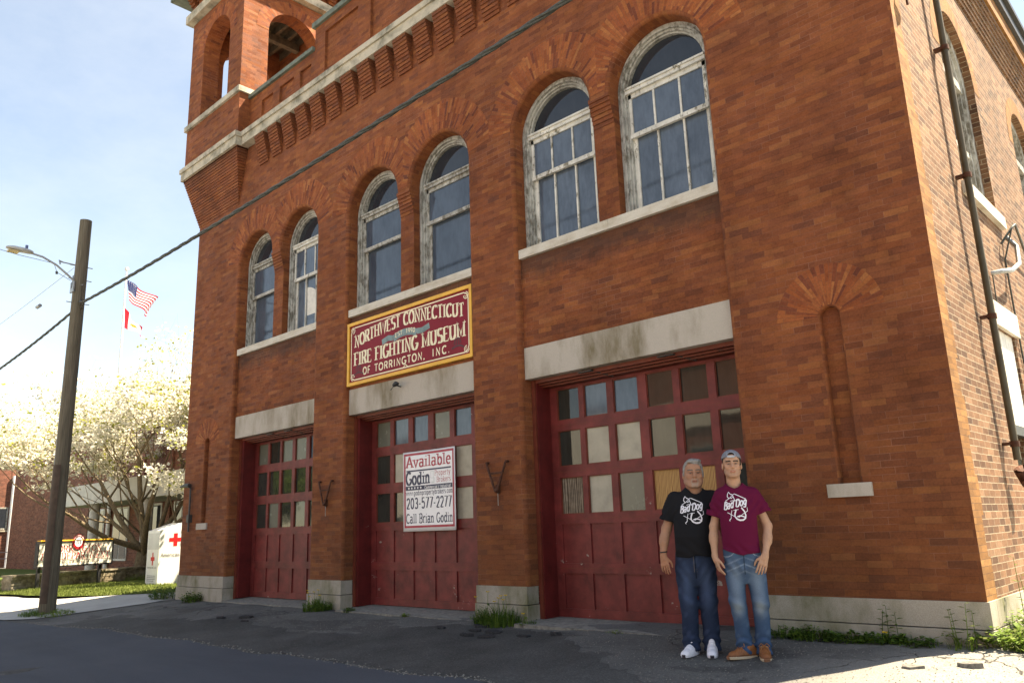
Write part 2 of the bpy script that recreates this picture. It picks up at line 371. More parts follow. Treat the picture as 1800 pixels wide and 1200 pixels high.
# radial brick rings over windows and slits
ring = None
def newring():
    global ring
    if ring is not None: ring.build('arch_bricks', brick_v, ST)
    ring = MB()
def vous(cx, zs, r0, r1, a0, a1, lo=-1e9, hi=1e9, y=-.004, n=44):
    rows = []; uvs = []
    for k in range(n+1):
        t = R(a0+(a1-a0)*k/n); row = []; uv = []
        for rr in (r0, (r0+r1)/2, r1):
            x = cx+rr*math.cos(t)
            q = rr
            if x < lo or x > hi:
                lim = lo if x < lo else hi
                if abs(math.cos(t)) > 1e-6: q = max(r0, (lim-cx)/math.cos(t))
            row.append((cx+q*math.cos(t), y, zs+q*math.sin(t))); uv.append((q+cx*.37, t*(r0*.25+r1*.75)*(1.5 if r1 < .7 else 1.2)))
        rows.append(row); uvs.append(uv)
    ring.grid(rows, uvs, 0, False)
for i in range(3):
    (c0, r, zs), (c1, _, _) = ARCH[i]; mid = (c0+c1)/2; newring()
    lo = -99 if i == 0 else (BAYS[i][0]+BAYS[i-1][1])/2; hi = 99 if i == 2 else (BAYS[i][1]+BAYS[i+1][0])/2
    vous(c0, zs, r+BN-.003, r+.58, 172, 2, lo=lo, hi=mid)
    newring(); vous(c1, zs, r+BN-.003, r+.58, 178, 8, lo=mid, hi=hi)
for cx, r, zs in SLITS: newring(); vous(cx, zs, r+.018, r+.475, 178, 2)
ring.build('arch_bricks', brick_v, ST)

# plinth
def part(mb, name, mat, **k): return mb.build(name, mat, k.pop('parent', ST), **k)
for k in range(0, 8, 2):
    m = MB(); x0 = edges[k]-(.02 if k == 0 else -.012); x1 = edges[k+1]+(.02 if k == 6 else -.012)
    m.box(x0, x1, -.02, .22, .165, PZ); m.box(x0-.015, x1+.015, -.035, .215, -.5, .155)
    part(m, 'plinth', plinthstone, bevel=.012)
m = MB(); m.box(-.22, .02, .225, 14, .165, PZ); m.box(-.22, .035, .22, 14, -.5, .155); part(m, 'plinth', plinthstone, bevel=.012)

# lintels, sills, slit sills
for i, (a, b) in enumerate(BAYS):
    m = MB(); m.box(a+.004, b-.004, .088, .40, 3.285, 3.752); part(m, 'lintel', granite, bevel=.006)
    m = MB(); mid = (a+b)/2
    cuts = [a+.004, a+(b-a)*.42, mid+.1, b-.004] if i == 0 else ([a+.004, mid, b-.004])
    for u, v in zip(cuts[:-1], cuts[1:]): m.box(u, v-.004, .045, .36, 5.125, 5.262)
    part(m, 'window_sill', sillstone, bevel=.008)
for cx, w in ((-1.085, .225), (-15.33, .235)):
    m = MB(); m.box(cx-w, cx+w, -.035, .14, 1.385, SLZ); part(m, 'slit_sill', granite, bevel=.008)

# ---------------- corbel table, band, parapet
cb = MB(); n = 10
for k in range(n):
    z0 = 9.43+k*.067; y = -.03-.15*k/(n-1)
    cb.box(-.19, .19, y, .02, z0, z0+.060 if k < n-1 else 10.10)
    cb.box(-.18, .18, y+.012, .02, z0+.060, z0+.067, skip='')
proto = None; xs = [-9.875+.562*k for k in range(-6, 18)]
for x in xs:
    if x > -.2 or x < -13.6: continue
    if proto is None:
        proto = cb.build('corbel', brick, ST, local=True); proto.location = (x+8, -2, 0)
    else:
        c = copy_tree(proto, ST); c.location = (x+8, -2, 0)
m = MB(); m.box(-14.0, .16, -.20, .02, 10.10, 10.30); m.box(-14.0, .19, -.235, .02, 10.303, 10.42)
part(m, 'stone_band', bandstone, bevel=.012)
pp = MB()
def panel(x0, x1, z0, z1, P):
    """parapet stretch with recessed panels P=[(a,b,c,d)]"""
    xs = sorted({x0, x1, *[p[0] for p in P], *[p[1] for p in P]})
    for a, b in zip(xs[:-1], xs[1:]):
        pan = [p for p in P if p[0] <= a and p[1] >= b]
        if not pan: pp.face([(a, .0, z0), (b, .0, z0), (b, .0, z1), (a, .0, z1)]); continue
        c, d = pan[0][2:]
        pp.face([(a, .0, z0), (b, .0, z0), (b, .0, c), (a, .0, c)]); pp.face([(a, .0, d), (b, .0, d), (b, .0, z1), (a, .0, z1)])
        q = .055
        pp.face([(a, q, c), (b, q, c), (b, q, d), (a, q, d)]); pp.face([(a, 0, d), (a, q, d), (a, q, c), (a, 0, c)]); pp.face([(b, 0, c), (b, q, c), (b, q, d), (b, 0, d)])
        pp.face([(a, q, d), (a, 0, d), (b, 0, d), (b, q, d)]); pp.face([(a, 0, c), (a, q, c), (b, q, c), (b, 0, c)])
panel(-14.05, -11.28, 10.42, 11.36, [(-13.5, -13.0, 10.72, 11.12), (-12.71, -12.11, 10.72, 11.12), (-11.86, -11.42, 10.72, 11.12)])
panel(-11.28, 0, 10.42, 11.90, [(-10.9, -9.72, 10.72, 11.66), (-9.3, -7.6, 10.72, 11.66), (-7.2, -5.5, 10.72, 11.66), (-5.1, -3.4, 10.72, 11.66), (-3, -.6, 10.72, 11.66)])
pp.face([(-11.28, .4, 11.36), (-11.28, 0, 11.36), (-11.28, 0, 11.9), (-11.28, .4, 11.9)])
pp.box(-14.05, 0, .10, .42, 10.0, 11.36); pp.box(-11.275, 0, .10, .42, 11.37, 11.90)
part(pp, 'parapet', brick)
m = MB(); m.box(-14.05, -11.30, -.06, .46, 11.365, 11.46); m.box(-11.34, .06, -.06, .46, 11.905, 12.02); part(m, 'parapet_coping', copper, bevel=.015)

# ---------------- east side wall
sw = MB(); SD = 14.0; SZ = 8.75
wins = [(2.74, .80, 6.93, 5.06), (6.66, .80, 6.93, 5.06), (10.6, .80, 6.93, 5.06)]
low = [(2.18, 3.22, 1.55, 3.33), (6.1, 7.2, 1.55, 3.33)]
def swf(y0, y1, z0, z1, mi=0): sw.face([(0, y0, z0), (0, y1, z0), (0, y1, z1), (0, y0, z1)], None, mi)
# toothed quoins
zz = PZ; k = 0
while zz < 10.1:
    z1 = min(zz+.0635*6, 10.1); q = .285 if k % 2 else .355
    swf(0, q, zz, z1, 1); swf(q, .9, zz, z1, 0); zz = z1; k += 1
def cols(y0, y1): return swf(y0, y1, PZ, SZ)
cur = .9
for (wy, r, zs, zb), lw in zip(wins, low+[None]):
    a, b = wy-r, wy+r
    swf(cur, a, PZ, SZ)
    if lw:
        # below the sill, with the lower window opening
        la, lb, lz0, lz1 = lw
        ys = sorted([a, b, max(la, a), min(lb, b)])
        for y0, y1 in zip(ys[:-1], ys[1:]):
            if y1-y0 < 1e-6: continue
            if y0 >= la-1e-6 and y1 <= lb+1e-6: swf(y0, y1, PZ, lz0); swf(y0, y1, lz1, zb)
            else: swf(y0, y1, PZ, zb)
        ya, yb = max(la, a), min(lb, b)
        sw.face([(0, ya, lz0), (-.3, ya, lz0), (-.3, ya, lz1), (0, ya, lz1)]); sw.face([(-.3, yb, lz0), (0, yb, lz0), (0, yb, lz1), (-.3, yb, lz1)]); sw.face([(0, ya, lz1), (-.3, ya, lz1), (-.3, yb, lz1), (0, yb, lz1)])
    else: swf(a, b, PZ, zb)
    p = arcpts(wy, zs, r, 180, 0, 24)
    for (ya, za), (yb, zb2) in zip(p[:-1], p[1:]): sw.face([(0, ya, za), (0, yb, zb2), (0, yb, SZ), (0, ya, SZ)])
    path = [(a, zb)]+p+[(b, zb)]
    L = 0
    for (ya, za), (yb, zb2) in zip(path[:-1], path[1:]):
        l2 = L+math.hypot(yb-ya, zb2-za); sw.face([(0, ya, za), (-.34, ya, za), (-.34, yb, zb2), (0, yb, zb2)], [(0, L), (.34, L), (.34, l2), (0, l2)]); L = l2
    cur = b
swf(cur, SD, PZ, SZ)
part(sw, 'side_wall', [brick_s, brick_q])
for (wy, r, zs, zb) in wins:
    rg = MB(); rows = []; uvs = []
    for k in range(31):
        t = R(180-6*k); rows.append([(.004, wy+q*math.cos(t), zs+q*math.sin(t)) for q in (r+.002, r+.28)]); uvs.append([(q, t*(r+.2)) for q in (r, r+.28)])
    rg.grid(rows, uvs, 0, False); rg.build('side_arch_bricks', brick_q, ST)
# side cornice: stepped brick courses under a lit fascia
m = MB()
for k in range(7): m.box(-.25, .01+.022*(k+1), .9, SD, 8.36+k*.068, 8.36+k*.068+.062)
part(m, 'side_cornice', brick_s)
m = MB(); m.box(-.25, .20, .9, SD, 8.845, 9.14); part(m, 'side_fascia', brick_q)
m = MB(); m.box(-.4, .26, .85, SD, 9.15, 9.24); m.box(-.4, .22, .9, SD, 9.25, 9.52); m.box(-.4, .28, .88, SD, 9.53, 9.62); part(m, 'side_gutter', darkm)
m = MB(); m.box(-.3, .0, .42, .9, 8.75, 12.0); m.box(-.3, .30, .38, 1.0, 10.1, 10.42); part(m, 'parapet_return', brick_q)
# body of the building behind the front: roof and hidden walls
m = MB(); m.box(XL, -.32, .62, SD, 9.2, 9.4); m.box(XL, 0, SD, SD+.3, -.4, 9.6); m.box(XL, XL+.3, .1, SD, -.4, 9.6); m.box(XL+.3, -.36, .62, .66, -.4, 9.2); part(m, 'hidden_wall_and_roof', brick_s)
# side windows
def side_window(wy, r, zs, zb):
    f = MB(); x = -.20
    def ringy(r0, r1, x0, x1):
        a = arcpts(wy, zs, r0, 180, 0, 24); b = arcpts(wy, zs, r1, 180, 0, 24)
        a = [(wy-r0, zb)]+a+[(wy+r0, zb)]; b = [(wy-r1, zb)]+b+[(wy+r1, zb)]
        f.grid([[(x1, *p), (x0, *p), (x0, *q), (x1, *q)] for p, q in zip(a, b)], None, 0, False, True)
    ringy(r-.003, r-.13, -.10, -.30); ringy(r-.125, r-.19, -.14, -.28)
    fr = f.build('arched_side_window', winpaint, ST, fix=True)
    s = MB()
    s.box(-.28, -.12, wy-r+.13, wy+r-.13, zs-.04, zs+.08); s.box(-.26, -.16, wy-r+.13, wy+r-.13, 5.9, 5.98); s.box(-.26, -.16, wy-r+.13, wy+r-.13, zb+.02, zb+.14)
    s.box(-.26, -.17, wy-.03, wy+.03, zb+.14, zs-.04)
    s.build('sash', winpaint, fr)
    g = MB(); g.face([(-.23, y, z) for y, z in [(wy-r+.1, zb)]+arcpts(wy, zs, r-.1, 180, 0, 20)+[(wy+r-.1, zb)]][::-1]); g.build('pane', gl_clear, fr)
for wn in wins: side_window(*wn)
for (wy, r, zs, zb) in wins:
    m = MB(); m.box(-.34, .065, wy-r-.12, wy+r+.12, zb-.17, zb-.005); part(m, 'side_sill', sillstone, bevel=.01)
for (la, lb, z0, z1) in low:
    m = MB(); m.box(-.3, .045, la-.14, lb+.14, z1+.003, z1+.30); part(m, 'side_lintel', sillstone, bevel=.01)
    m = MB(); m.box(-.09, -.04, la, lb, 2.18, z1)
    for k in range(8): m.box(-.04, -.032, la+.02+k*.128, la+.14+k*.128, 2.18, z1)
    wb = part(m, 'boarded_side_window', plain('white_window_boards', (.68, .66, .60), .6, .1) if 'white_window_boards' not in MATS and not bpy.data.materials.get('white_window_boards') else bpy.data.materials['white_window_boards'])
    m = MB(); m.box(-.2, -.02, la, lb, 2.06, 2.17); m.build('rail', darkm, wb)
    g = MB(); g.face([(-.16, la, z0), (-.16, lb, z0), (-.16, lb, 2.06), (-.16, la, 2.06)]); g.build('pane', gl_frost, wb)

# ---------------- arched front windows
def arched_window(cx, r, zs, kind, sky_arch=False):
    zb = 5.262; f = MB()
    def rg_(ro, ri, y0, y1):
        a = [(cx-ro, zb)]+arcpts(cx, zs, ro, 180, 0, 30)+[(cx+ro, zb)]; b = [(cx-ri, zb)]+arcpts(cx, zs, ri, 180, 0, 30)+[(cx+ri, zb)]
        f.grid([[(p[0], y1, p[1]), (p[0], y0, p[1]), (q[0], y0, q[1]), (q[0], y1, q[1])] for p, q in zip(a, b)], None, 0, False, True)
    rg_(r-.002, r-.052, .235, .40); rg_(r-.047, r-.080, .215, .40); rg_(r-.075, r-.112, .255, .40); rg_(r-.107, r-.140, .285, .40)
    fr = f.build('arched_window', winpaint, ST, fix=True)
    s = MB(); i = r-.135; X0, X1 = cx-i, cx+i
    s.box(X0-.02, X1+.02, .245, .37, zs-.02, zs+.075); s.box(X0-.02, X1+.02, .225, .37, zs+.035, zs+.065)
    fan = r-.13
    mr = 6.46
    if kind == 'plain': st = .055
    else: st = .05
    # upper sash (outer), lower sash (inner)
    s.box(X0, X0+st, .285, .325, mr-.03, zs-.02); s.box(X1-st, X1, .285, .325, mr-.03, zs-.02); s.box(X0, X1, .280, .33, mr-.035, mr+.03); s.box(X0, X1, .285, .325, zs-.09, zs-.021)
    s.box(X0, X0+st+.02, .335, .375, zb, mr-.03); s.box(X1-st-.02, X1, .335, .375, zb, mr-.03); s.box(X0, X1, .33, .378, zb, zb+.13)
    if kind == 'grid':
        for k in (1, 2):
            x = X0+(X1-X0)*k/3; s.box(x-.014, x+.014, .29, .325, mr+.03, zs-.09); s.box(x-.014, x+.014, .33, .375, zb+.13, mr-.03)
    s.build('sash', sashpaint if kind == 'grid' else winpaint, fr, bevel=.004)
    g = MB(); g.face([(X, .345, Z) for X, Z in arcpts(cx, zs+.07, fan, 180, 0, 24)], None, 0)
    g.build('fanlight_pane', gl_clear, fr)
    pm_ = gl_dust_sky if kind == 'grid' else (bpy.data.materials.get('half_dusty_sky_tint_glass') or glass('half_dusty_sky_tint_glass', (.022, .032, .047), .30, (.20, .26, .34)))  # thinner dust, again with sky blue mixed into its tint
    g = MB(); g.face([(X0, .307, mr), (X1, .307, mr), (X1, .307, zs), (X0, .307, zs)]); g.build('pane', pm_, fr)
    g = MB(); g.face([(X0, .357, zb), (X1, .357, zb), (X1, .357, mr), (X0, .357, mr)]); g.build('pane', pm_, fr)
    if sky_arch:
        g = MB(); g.face([(X, .3555, Z) for X, Z in [(X0+.42, zb+.36)]+[(X0+.34+q*math.cos(R(t)), zb+.36+.62*math.sin(R(t))) for t in range(84, -1, -12) for q in (.62,)]]); g.build('painted_sky_arch', bpy.data.materials['white_window_boards'], fr)  # pale plate painted in for the bright arch glimpsed through the glass
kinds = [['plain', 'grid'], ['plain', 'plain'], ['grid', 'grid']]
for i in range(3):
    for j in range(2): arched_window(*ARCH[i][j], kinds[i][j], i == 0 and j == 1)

# ---------------- red garage doors
GR = [(2.685, 3.145), (2.025, 2.535), (1.352, 1.868)]; PN = [(.685, 1.215), (.085, .55)]
doors = [(-14.06, -11.34, [-13.95, -13.46, -12.97, -12.45, -11.92], .41), (-9.84, -6.70, [-9.71, -9.20, -8.67, -8.12, -7.60, -7.09], .405), (-5.50, -2.32, [-5.37, -4.87, -4.35, -3.80, -3.29, -2.77], .41)]
PM = [gl_door, gl_frost, ply, pale_refl, plyw, gl_dust_sky]
assign = [
  [[1, 0, 1, 1, 5], [0, 0, 0, 0, 0], [0, 1, 0, 0, 0]],
  [[1, 5, 5, 1, 5, 1], [0, 3, 0, 0, 3, 3], [0, 0, 0, 0, 3, 0]],
  [[0, 5, 5, 0, 0, 0], [0, 3, 3, 0, 0, 0], [2, 3, 1, 4, 4, 0]]]
DY = .52
for i, ((a, b), (x0, x1, cs, pw)) in enumerate(zip(BAYS, doors)):
    # timber jambs and head
    for (u, v) in ((a, x0+.0), (x1, b)):
        m = MB(); m.box(u+.002, v, .24, .70, -.04, 3.27); part(m, 'door_jamb', redjamb, bevel=.006)
    for u in (a+.006, b-.07):
        m = MB(); m.box(u, u+.064, .212, .238, -.05, 3.28); part(m, 'jamb_moulding', redmould, bevel=.006)
    m = MB()
    m.box(a+.08, b-.08, .22, .60, 3.23, 3.282); m.box(a+.085, b-.085, .29, .60, 3.205, 3.228); m.box(a+.085, b-.085, .36, .60, 3.18, 3.203)
    part(m, 'door_head_moulding', redmould, bevel=.006)
    d = MB(); t = .05
    zcuts = [-.03]+[z for p in PN[::-1] for z in p]+[z for p in GR[::-1] for z in p]+[3.23]
    xc = [x0]+[x for c in cs for x in (c, c+pw)]+[x1]
    # rails (full width, by height band)
    for k in range(0, len(zcuts), 2): d.box(x0, x1, DY, DY+t, zcuts[k], zcuts[k+1])
    # stiles between openings
    for k in range(1, len(zcuts)-1, 2):
        for q in range(0, len(xc), 2): d.box(xc[q], xc[q+1], DY, DY+t, zcuts[k]+.0005, zcuts[k+1]-.0005, skip='td')
    # section joints
    for zj in (.615, 1.28, 1.945, 2.61): pass
    for (z0, z1) in PN:
        for c in cs: d.box(c, c+pw, DY+.022, DY+.045, z0, z1, skip='tdlrb')
    for zj in (1.285, 1.947, 2.61, .62): d.box(x0+.01, x1-.01, DY-.0025, DY+.01, zj-.004, zj+.004, 1)
    for (z0, z1) in GR:
        for c in cs:
            d.box(c-.001, c+.012, DY+.012, DY+.03, z0, z1, 1); d.box(c+pw-.012, c+pw+.001, DY+.012, DY+.03, z0, z1, 1); d.box(c+.012, c+pw-.012, DY+.012, DY+.03, z0-.001, z0+.012, 1); d.box(c+.012, c+pw-.012, DY+.012, DY+.03, z1-.012, z1+.001, 1)
    D = part(d, 'garage_door', [redpaint, redmould])
    for rI, (z0, z1) in enumerate(GR):
        for cI, c in enumerate(cs):
            k = assign[i][rI][cI]; mb = MB(); jx = .004*math.sin(rI*3.1+cI*1.7)+.002; jz = .004*math.cos(rI*2.2+cI*2.9); y = DY+.030
            mb.face([(c, y+jx, z0), (c+pw, y-jx, z0), (c+pw, y-jx+jz, z1), (c, y+jx+jz, z1)])
            mb.build(['pane', 'grimed_pane', 'plywood_pane', 'pale_reflection_pane', 'orange_plywood_pane', 'dusty_sky_tint_pane'][k], PM[k], D)
    # concrete door sill
    m = MB(); zf = [-.085, -.075, -.045][i]; yf = [-.06, -.15, -.33][i]
    m.face([(a+.02, yf, zf), (b-.02, yf, zf), (b-.02, .7, -.03), (a+.02, .7, -.03)]); m.face([(a+.02, yf, -.3), (b-.02, yf, -.3), (b-.02, yf, zf), (a+.02, yf, zf)])
    part(m, 'door_sill', plain('worn_concrete_%d' % i if False else 'worn_concrete', (.20, .19, .165), .9, .3, 14) if not bpy.data.materials.get('worn_concrete') else bpy.data.materials['worn_concrete'])
    # little door closers under the head
for x in (-4.55, -3.25, -12.9, -12.2):
    m = MB(); m.box(x-.12, x+.12, .16, .26, 3.245, 3.262); m.tube([(x+.1, .22, 3.25), (x+.3, .42, 3.17)], .012, 6); part(m, 'door_closer_arm', darkm)

# ---------------- belfry tower
TX0, TX1, TY0, TY1 = -16.82, -14.05, -.28, 2.49
co = MB(); nC = 20
for k in range(nC):
    f = (k+1)/nC; z0 = 8.78+k*(10.09-8.78)/nC; z1 = z0+(10.09-8.78)/nC
    co.box(XL-.47*f, -14.38+.33*f, TY0*f, .1, z0, z1-.010); co.box(XL-.47*f+.01, -14.38+.33*f-.01, TY0*f+.012, .1, z1-.010, z1)
    co.box(XL-.47*f, XL+.1, .1, TY1, z0, z1-.010)
part(co, 'tower_corbel', brick)
tw = MB(); BZ0, SPZ, ARH = 11.62, 13.45, .705; TZ = 14.62; TH = .42
cx, cy = (TX0+TX1)/2+.0, (TY0+TY1)/2
def tower_face(P, c, lo, hi, flip):
    """P(a, d, z): a along the face, d depth inwards"""
    def q(p0, p1, z0, z1):
        f = [P(p0, 0, z0), P(p1, 0, z0), P(p1, 0, z1), P(p0, 0, z1)]; tw.face(f if not flip else f[::-1], [(p0, z0), (p1, z0), (p1, z1), (p0, z1)] if not flip else [(p0, z1), (p1, z1), (p1, z0), (p0, z0)])
    q(lo, hi, 10.05, BZ0); q(lo, c-ARH, BZ0, TZ); q(c+ARH, hi, BZ0, TZ)
    ap = arcpts(c, SPZ, ARH, 180, 0, 28)
    for (a0, z0), (a1, z1) in zip(ap[:-1], ap[1:]):
        f = [P(a0, 0, z0), P(a1, 0, z1), P(a1, 0, TZ), P(a0, 0, TZ)]; tw.face(f if not flip else f[::-1], [(a0, z0), (a1, z1), (a1, TZ), (a0, TZ)] if not flip else [(a0, TZ), (a1, TZ), (a1, z1), (a0, z0)])
    pth = [(c-ARH, BZ0)]+ap+[(c+ARH, BZ0)]; L = 0
    rows = []; uvs = []; pv = None
    for a, z in pth:
        if pv: L += math.hypot(a-pv[0], z-pv[1])
        pv = (a, z); rows.append([P(a, 0, z), P(a, TH, z)]); uvs.append([(0, BZ0+L), (TH, BZ0+L)])
    tw.grid(rows, uvs, 0, True)
    # inner skin
    f = lambda p0, p1, z0, z1: tw.face([P(p0, TH, z0), P(p1, TH, z0), P(p1, TH, z1), P(p0, TH, z1)])
    f(lo+TH, c-ARH, BZ0-.4, TZ); f(c+ARH, hi-TH, BZ0-.4, TZ); f(c-ARH, c+ARH, BZ0-.4, BZ0)
    for (a0, z0), (a1, z1) in zip(ap[:-1], ap[1:]): tw.face([P(a0, TH, z0), P(a1, TH, z1), P(a1, TH, TZ), P(a0, TH, TZ)])
    # sill of the opening
    tw.face([P(c-ARH, 0, BZ0), P(c+ARH, 0, BZ0), P(c+ARH, TH, BZ0), P(c-ARH, TH, BZ0)])
tower_face(lambda a, d, z: (a, TY0+d, z), cx+.03, TX0, TX1, False)
tower_face(lambda a, d, z: (TX1-d, a, z), cy, TY0, TY1, False)
tower_face(lambda a, d, z: (a, TY1-d, z), cx, TX0, TX1, True)
tower_face(lambda a, d, z: (TX0+d, a, z), cy, TY0, TY1, True)
tw.box(TX0+TH, TX1-TH, TY0+TH, TY1-TH, 11.15, 11.25); part(tw, 'belfry', brick)
m = MB(); m.box(TX0+.05, TX1-.05, TY0+.05, TY1-.05, TZ-.02, TZ+.1)
for k in range(6): m.box(TX0+.45, TX1-.45, TY0+.5+k*.36, TY0+.58+k*.36, TZ-.22, TZ-.02)
m.box(cx-.08, cx+.08, TY0+.45, TY1-.45, TZ-.42, TZ-.22)
part(m, 'belfry_ceiling', plain('old_timber', (.10, .075, .05), .9, .3))
for P, c in ((lambda a, z: (a, TY0-.004, z), cx+.03), (lambda a, z: (TX1+.004, a, z), cy)):
    rg = MB(); rows = []; uvs = []
    for k in range(37):
        t = R(180-5*k); rows.append([P(c+q*math.cos(t), SPZ+q*math.sin(t)) for q in (ARH+.002, ARH+.34)]); uvs.append([(q, t*(ARH+.2)) for q in (ARH, ARH+.34)])
    rg.grid(rows, uvs, 0, False); rg.build('belfry_arch_bricks', brick_v, ST)
m = MB(); e = .06
m.box(TX0-e, TX1+e, TY0-e, TY0+.10, 11.48, 11.615); m.box(TX1-.10, TX1+e, TY0+.103, TY1, 11.48, 11.615); m.box(TX0-e, TX0+.10, TY0+.103, TY1, 11.48, 11.615); part(m, 'tower_stone_band', bandstone, bevel=.012); m = MB()
m.box(TX0-e, TX1+e-.03, TY0-e, -.001, 10.095, 10.30); m.box(TX0-e-.035, TX1+e, TY0-e-.035, -.001, 10.303, 10.42); m.box(TX0-e, TX0, 0, TY1, 10.095, 10.30); part(m, 'tower_stone_band', bandstone, bevel=.012); m = MB()
m.box(TX0-.16, TX1+.16, TY0-.16, TY1+.16, 14.66, 14.90)
part(m, 'tower_stone_band', bandstone, bevel=.012)
m = MB()
for k in range(6):
    z0 = 14.905+k*.075; d = .06+.05*k
    for q in range(8):
        x = TX0+.1+q*.37; m.box(x, x+.2, TY0-d, TY0+.3, z0, z0+.07); m.box(TX1-.3, TX1+d, TY0+.1+q*.37, TY0+.3+q*.37, z0, z0+.07); m.box(TX0-d, TX0+.3, TY0+.1+q*.37, TY0+.3+q*.37, z0, z0+.07)
m.box(TX0, TX1, TY0, TY1, 14.905, 15.4); part(m, 'tower_cornice_brick', brick)
m = MB(); e = .48
m.box(TX0-e, TX1+e, TY0-e, TY1+e, 15.36, 15.52)
ap = (cx, cy, 17.6); q = [(TX0-e, TY0-e, 15.52), (TX1+e, TY0-e, 15.52), (TX1+e, TY1+e, 15.52), (TX0-e, TY1+e, 15.52)]
for k in range(4): m.face([q[k], q[(k+1) % 4], ap])
part(m, 'tower_roof', copper)
# ------------------------------------------------------------------ ground, road, pavement, lawn
def sheet(name, xs, ys, dz, mat, kind='structure', clip=None):
    g = MB(); rows = [[(x, y, ground(x, y)+dz(x, y) if callable(dz) else ground(x, y)+dz) for x in xs] for y in ys]
    g.grid(rows, [[(p[0], p[1]) for p in r] for r in rows], 0, True); o = g.build(name, mat); o['kind'] = kind; return o
g = N('old_asphalt'); f = g.math('ADD', g.math('MULTIPLY', g.noise(150, 3, .75), .5), g.math('MULTIPLY', g.noise(34, 6, .75), .5)); f2 = g.noise(38, 6, .7); big = g.noise(.55, 5, .65); tar = g.noise(.42, 6, .6, g.mapping((1, 2.0, 1), rot=(0, 0, .1)))
c = g.ramp(f, [(.28, (.050, .049, .047)), (.50, (.115, .112, .106)), (.64, (.19, .185, .172)), (.80, (.42, .41, .38))])
c = g.mix(.75, c, g.ramp(big, [(.3, .6), (.7, 1.35)]), 'MULTIPLY')
ps = g.n('SeparateXYZ'); g.put(ps.inputs[0], g.obj()); gx = g.math('ADD', ps.outputs[0], g.math('MULTIPLY', g.noise(1.6, 4, .6), .9)); grv_sun = g.ramp(g.math('MULTIPLY', g.math('ADD', gx, 2.2), .25), [(.30, 0.0), (.62, .85)])  # paler grit to the right, with some sunlit brightness put into the colour
c = g.mix(grv_sun, c, g.ramp(g.noise(70, 6, .75), [(.3, (.15, .14, .125)), (.5, (.30, .285, .25)), (.7, (.46, .44, .39))]))
tm = g.math('MULTIPLY', g.ramp(tar, [(.52, 0.0), (.545, .62)]), g.math('SUBTRACT', 1.0, grv_sun))
c = g.mix(tm, c, g.ramp(f, [(.35, (.032, .031, .030)), (.6, (.075, .073, .070)), (.75, (.17, .165, .155))]))
vo = g.n('TexVoronoi', Scale=1.15, _feature='DISTANCE_TO_EDGE'); wv = g.n('VectorMath', _operation='ADD'); g.put(wv.inputs[0], g.obj()); nv_ = g.n('TexNoise', Scale=3.0, Detail=5.0); g.put(nv_.inputs['Vector'], g.obj()); sc_ = g.n('VectorMath', _operation='SCALE'); g.put(sc_.inputs[0], nv_.outputs['Color']); sc_.inputs['Scale'].default_value = .5; g.put(wv.inputs[1], sc_.outputs[0]); g.put(vo.inputs['Vector'], wv.outputs[0])
ck = g.math('MULTIPLY', g.ramp(vo.outputs['Distance'], [(.004, 1.0), (.014, 0.0)]), g.ramp(g.noise(.8, 3, .5), [(.48, 0.0), (.56, .8)]))
c = g.mix(ck, c, (.018, .017, .016))
g.out(c, .93, .2); g.bump(g.math('SUBTRACT', g.math('ADD', f, f2), g.math('MULTIPLY', ck, 2.0)), .8, .012); asphalt = g.m
g = N('road_asphalt'); f = g.noise(210, 3, .7); big = g.noise(.7, 5, .6, g.mapping((.35, 1.6, 1)))
c = g.ramp(f, [(.3, (.045, .050, .060)), (.6, (.075, .082, .096)), (.78, (.15, .155, .165))])
g.out(g.mix(.7, c, g.ramp(big, [(.3, .75), (.7, 1.2)]), 'MULTIPLY'), .9, .25); g.bump(f, .5, .008); road_m = g.m
g = N('concrete_pavement'); f = g.noise(90, 4, .7); big = g.noise(1.2, 5, .6)
g.out(g.mix(.6, g.ramp(f, [(.3, (.30, .29, .27)), (.7, (.44, .43, .40))]), g.ramp(big, [(.3, .75), (.7, 1.15)]), 'MULTIPLY'), .92, .2); g.bump(f, .3, .006); pave_m = g.m
g = N('lawn_soil'); f = g.noise(14, 6, .7); g.out(g.ramp(f, [(.35, (.07, .085, .02)), (.55, (.10, .14, .03)), (.7, (.16, .15, .07))]), .95, .1); lawn_m = g.m

fx = sorted(set(list(np.round(np.linspace(-17, 4, 85), 3))+list(np.linspace(-80, -17, 40))+[-600, -300, -150, -110, 6, 9, 14, 25, 40, 90, 300, 600]))
fy = sorted(set(list(np.round(np.linspace(-5, 1, 31), 3))+[-600, -300, -120, -60, -40, -25, -14, -10, -7.5, 2, 3, 5, 8, 12, 18, 26, 40, 80, 160, 300, 600]))
def SE(x): return -2.58-.32*float(np.clip((-x-13)/5, 0, 1))+.03*math.sin(x*1.7)+.025*math.sin(x*4.1+.6)-max(0, x+4)*.06
def lumps(x, y):
    return .012*math.sin(x*2.1+1)*math.sin(y*2.7)+.008*math.sin(x*5.3+y*3.1) if -6 < y < .2 and -17 < x < 5 else 0
sheet('ground', fx, fy, lumps, asphalt)
# the street, with a ragged edge against the old apron
g = MB(); rows = []; 
for i, x in enumerate(np.linspace(-60, 30, 361)):
    e = SE(x)+random.uniform(-.014, .014)
    rows.append([(x, yy, ground(x, yy)+lumps(x, yy)+.006+(.012 if yy < e-.2 else 0)) for yy in (e, e-.25, e-.6, e-1.4, -7, -9, -11.2)])
g.grid([list(r) for r in zip(*rows)], None, 0, True); tag(g.build('street', road_m), kind='structure')
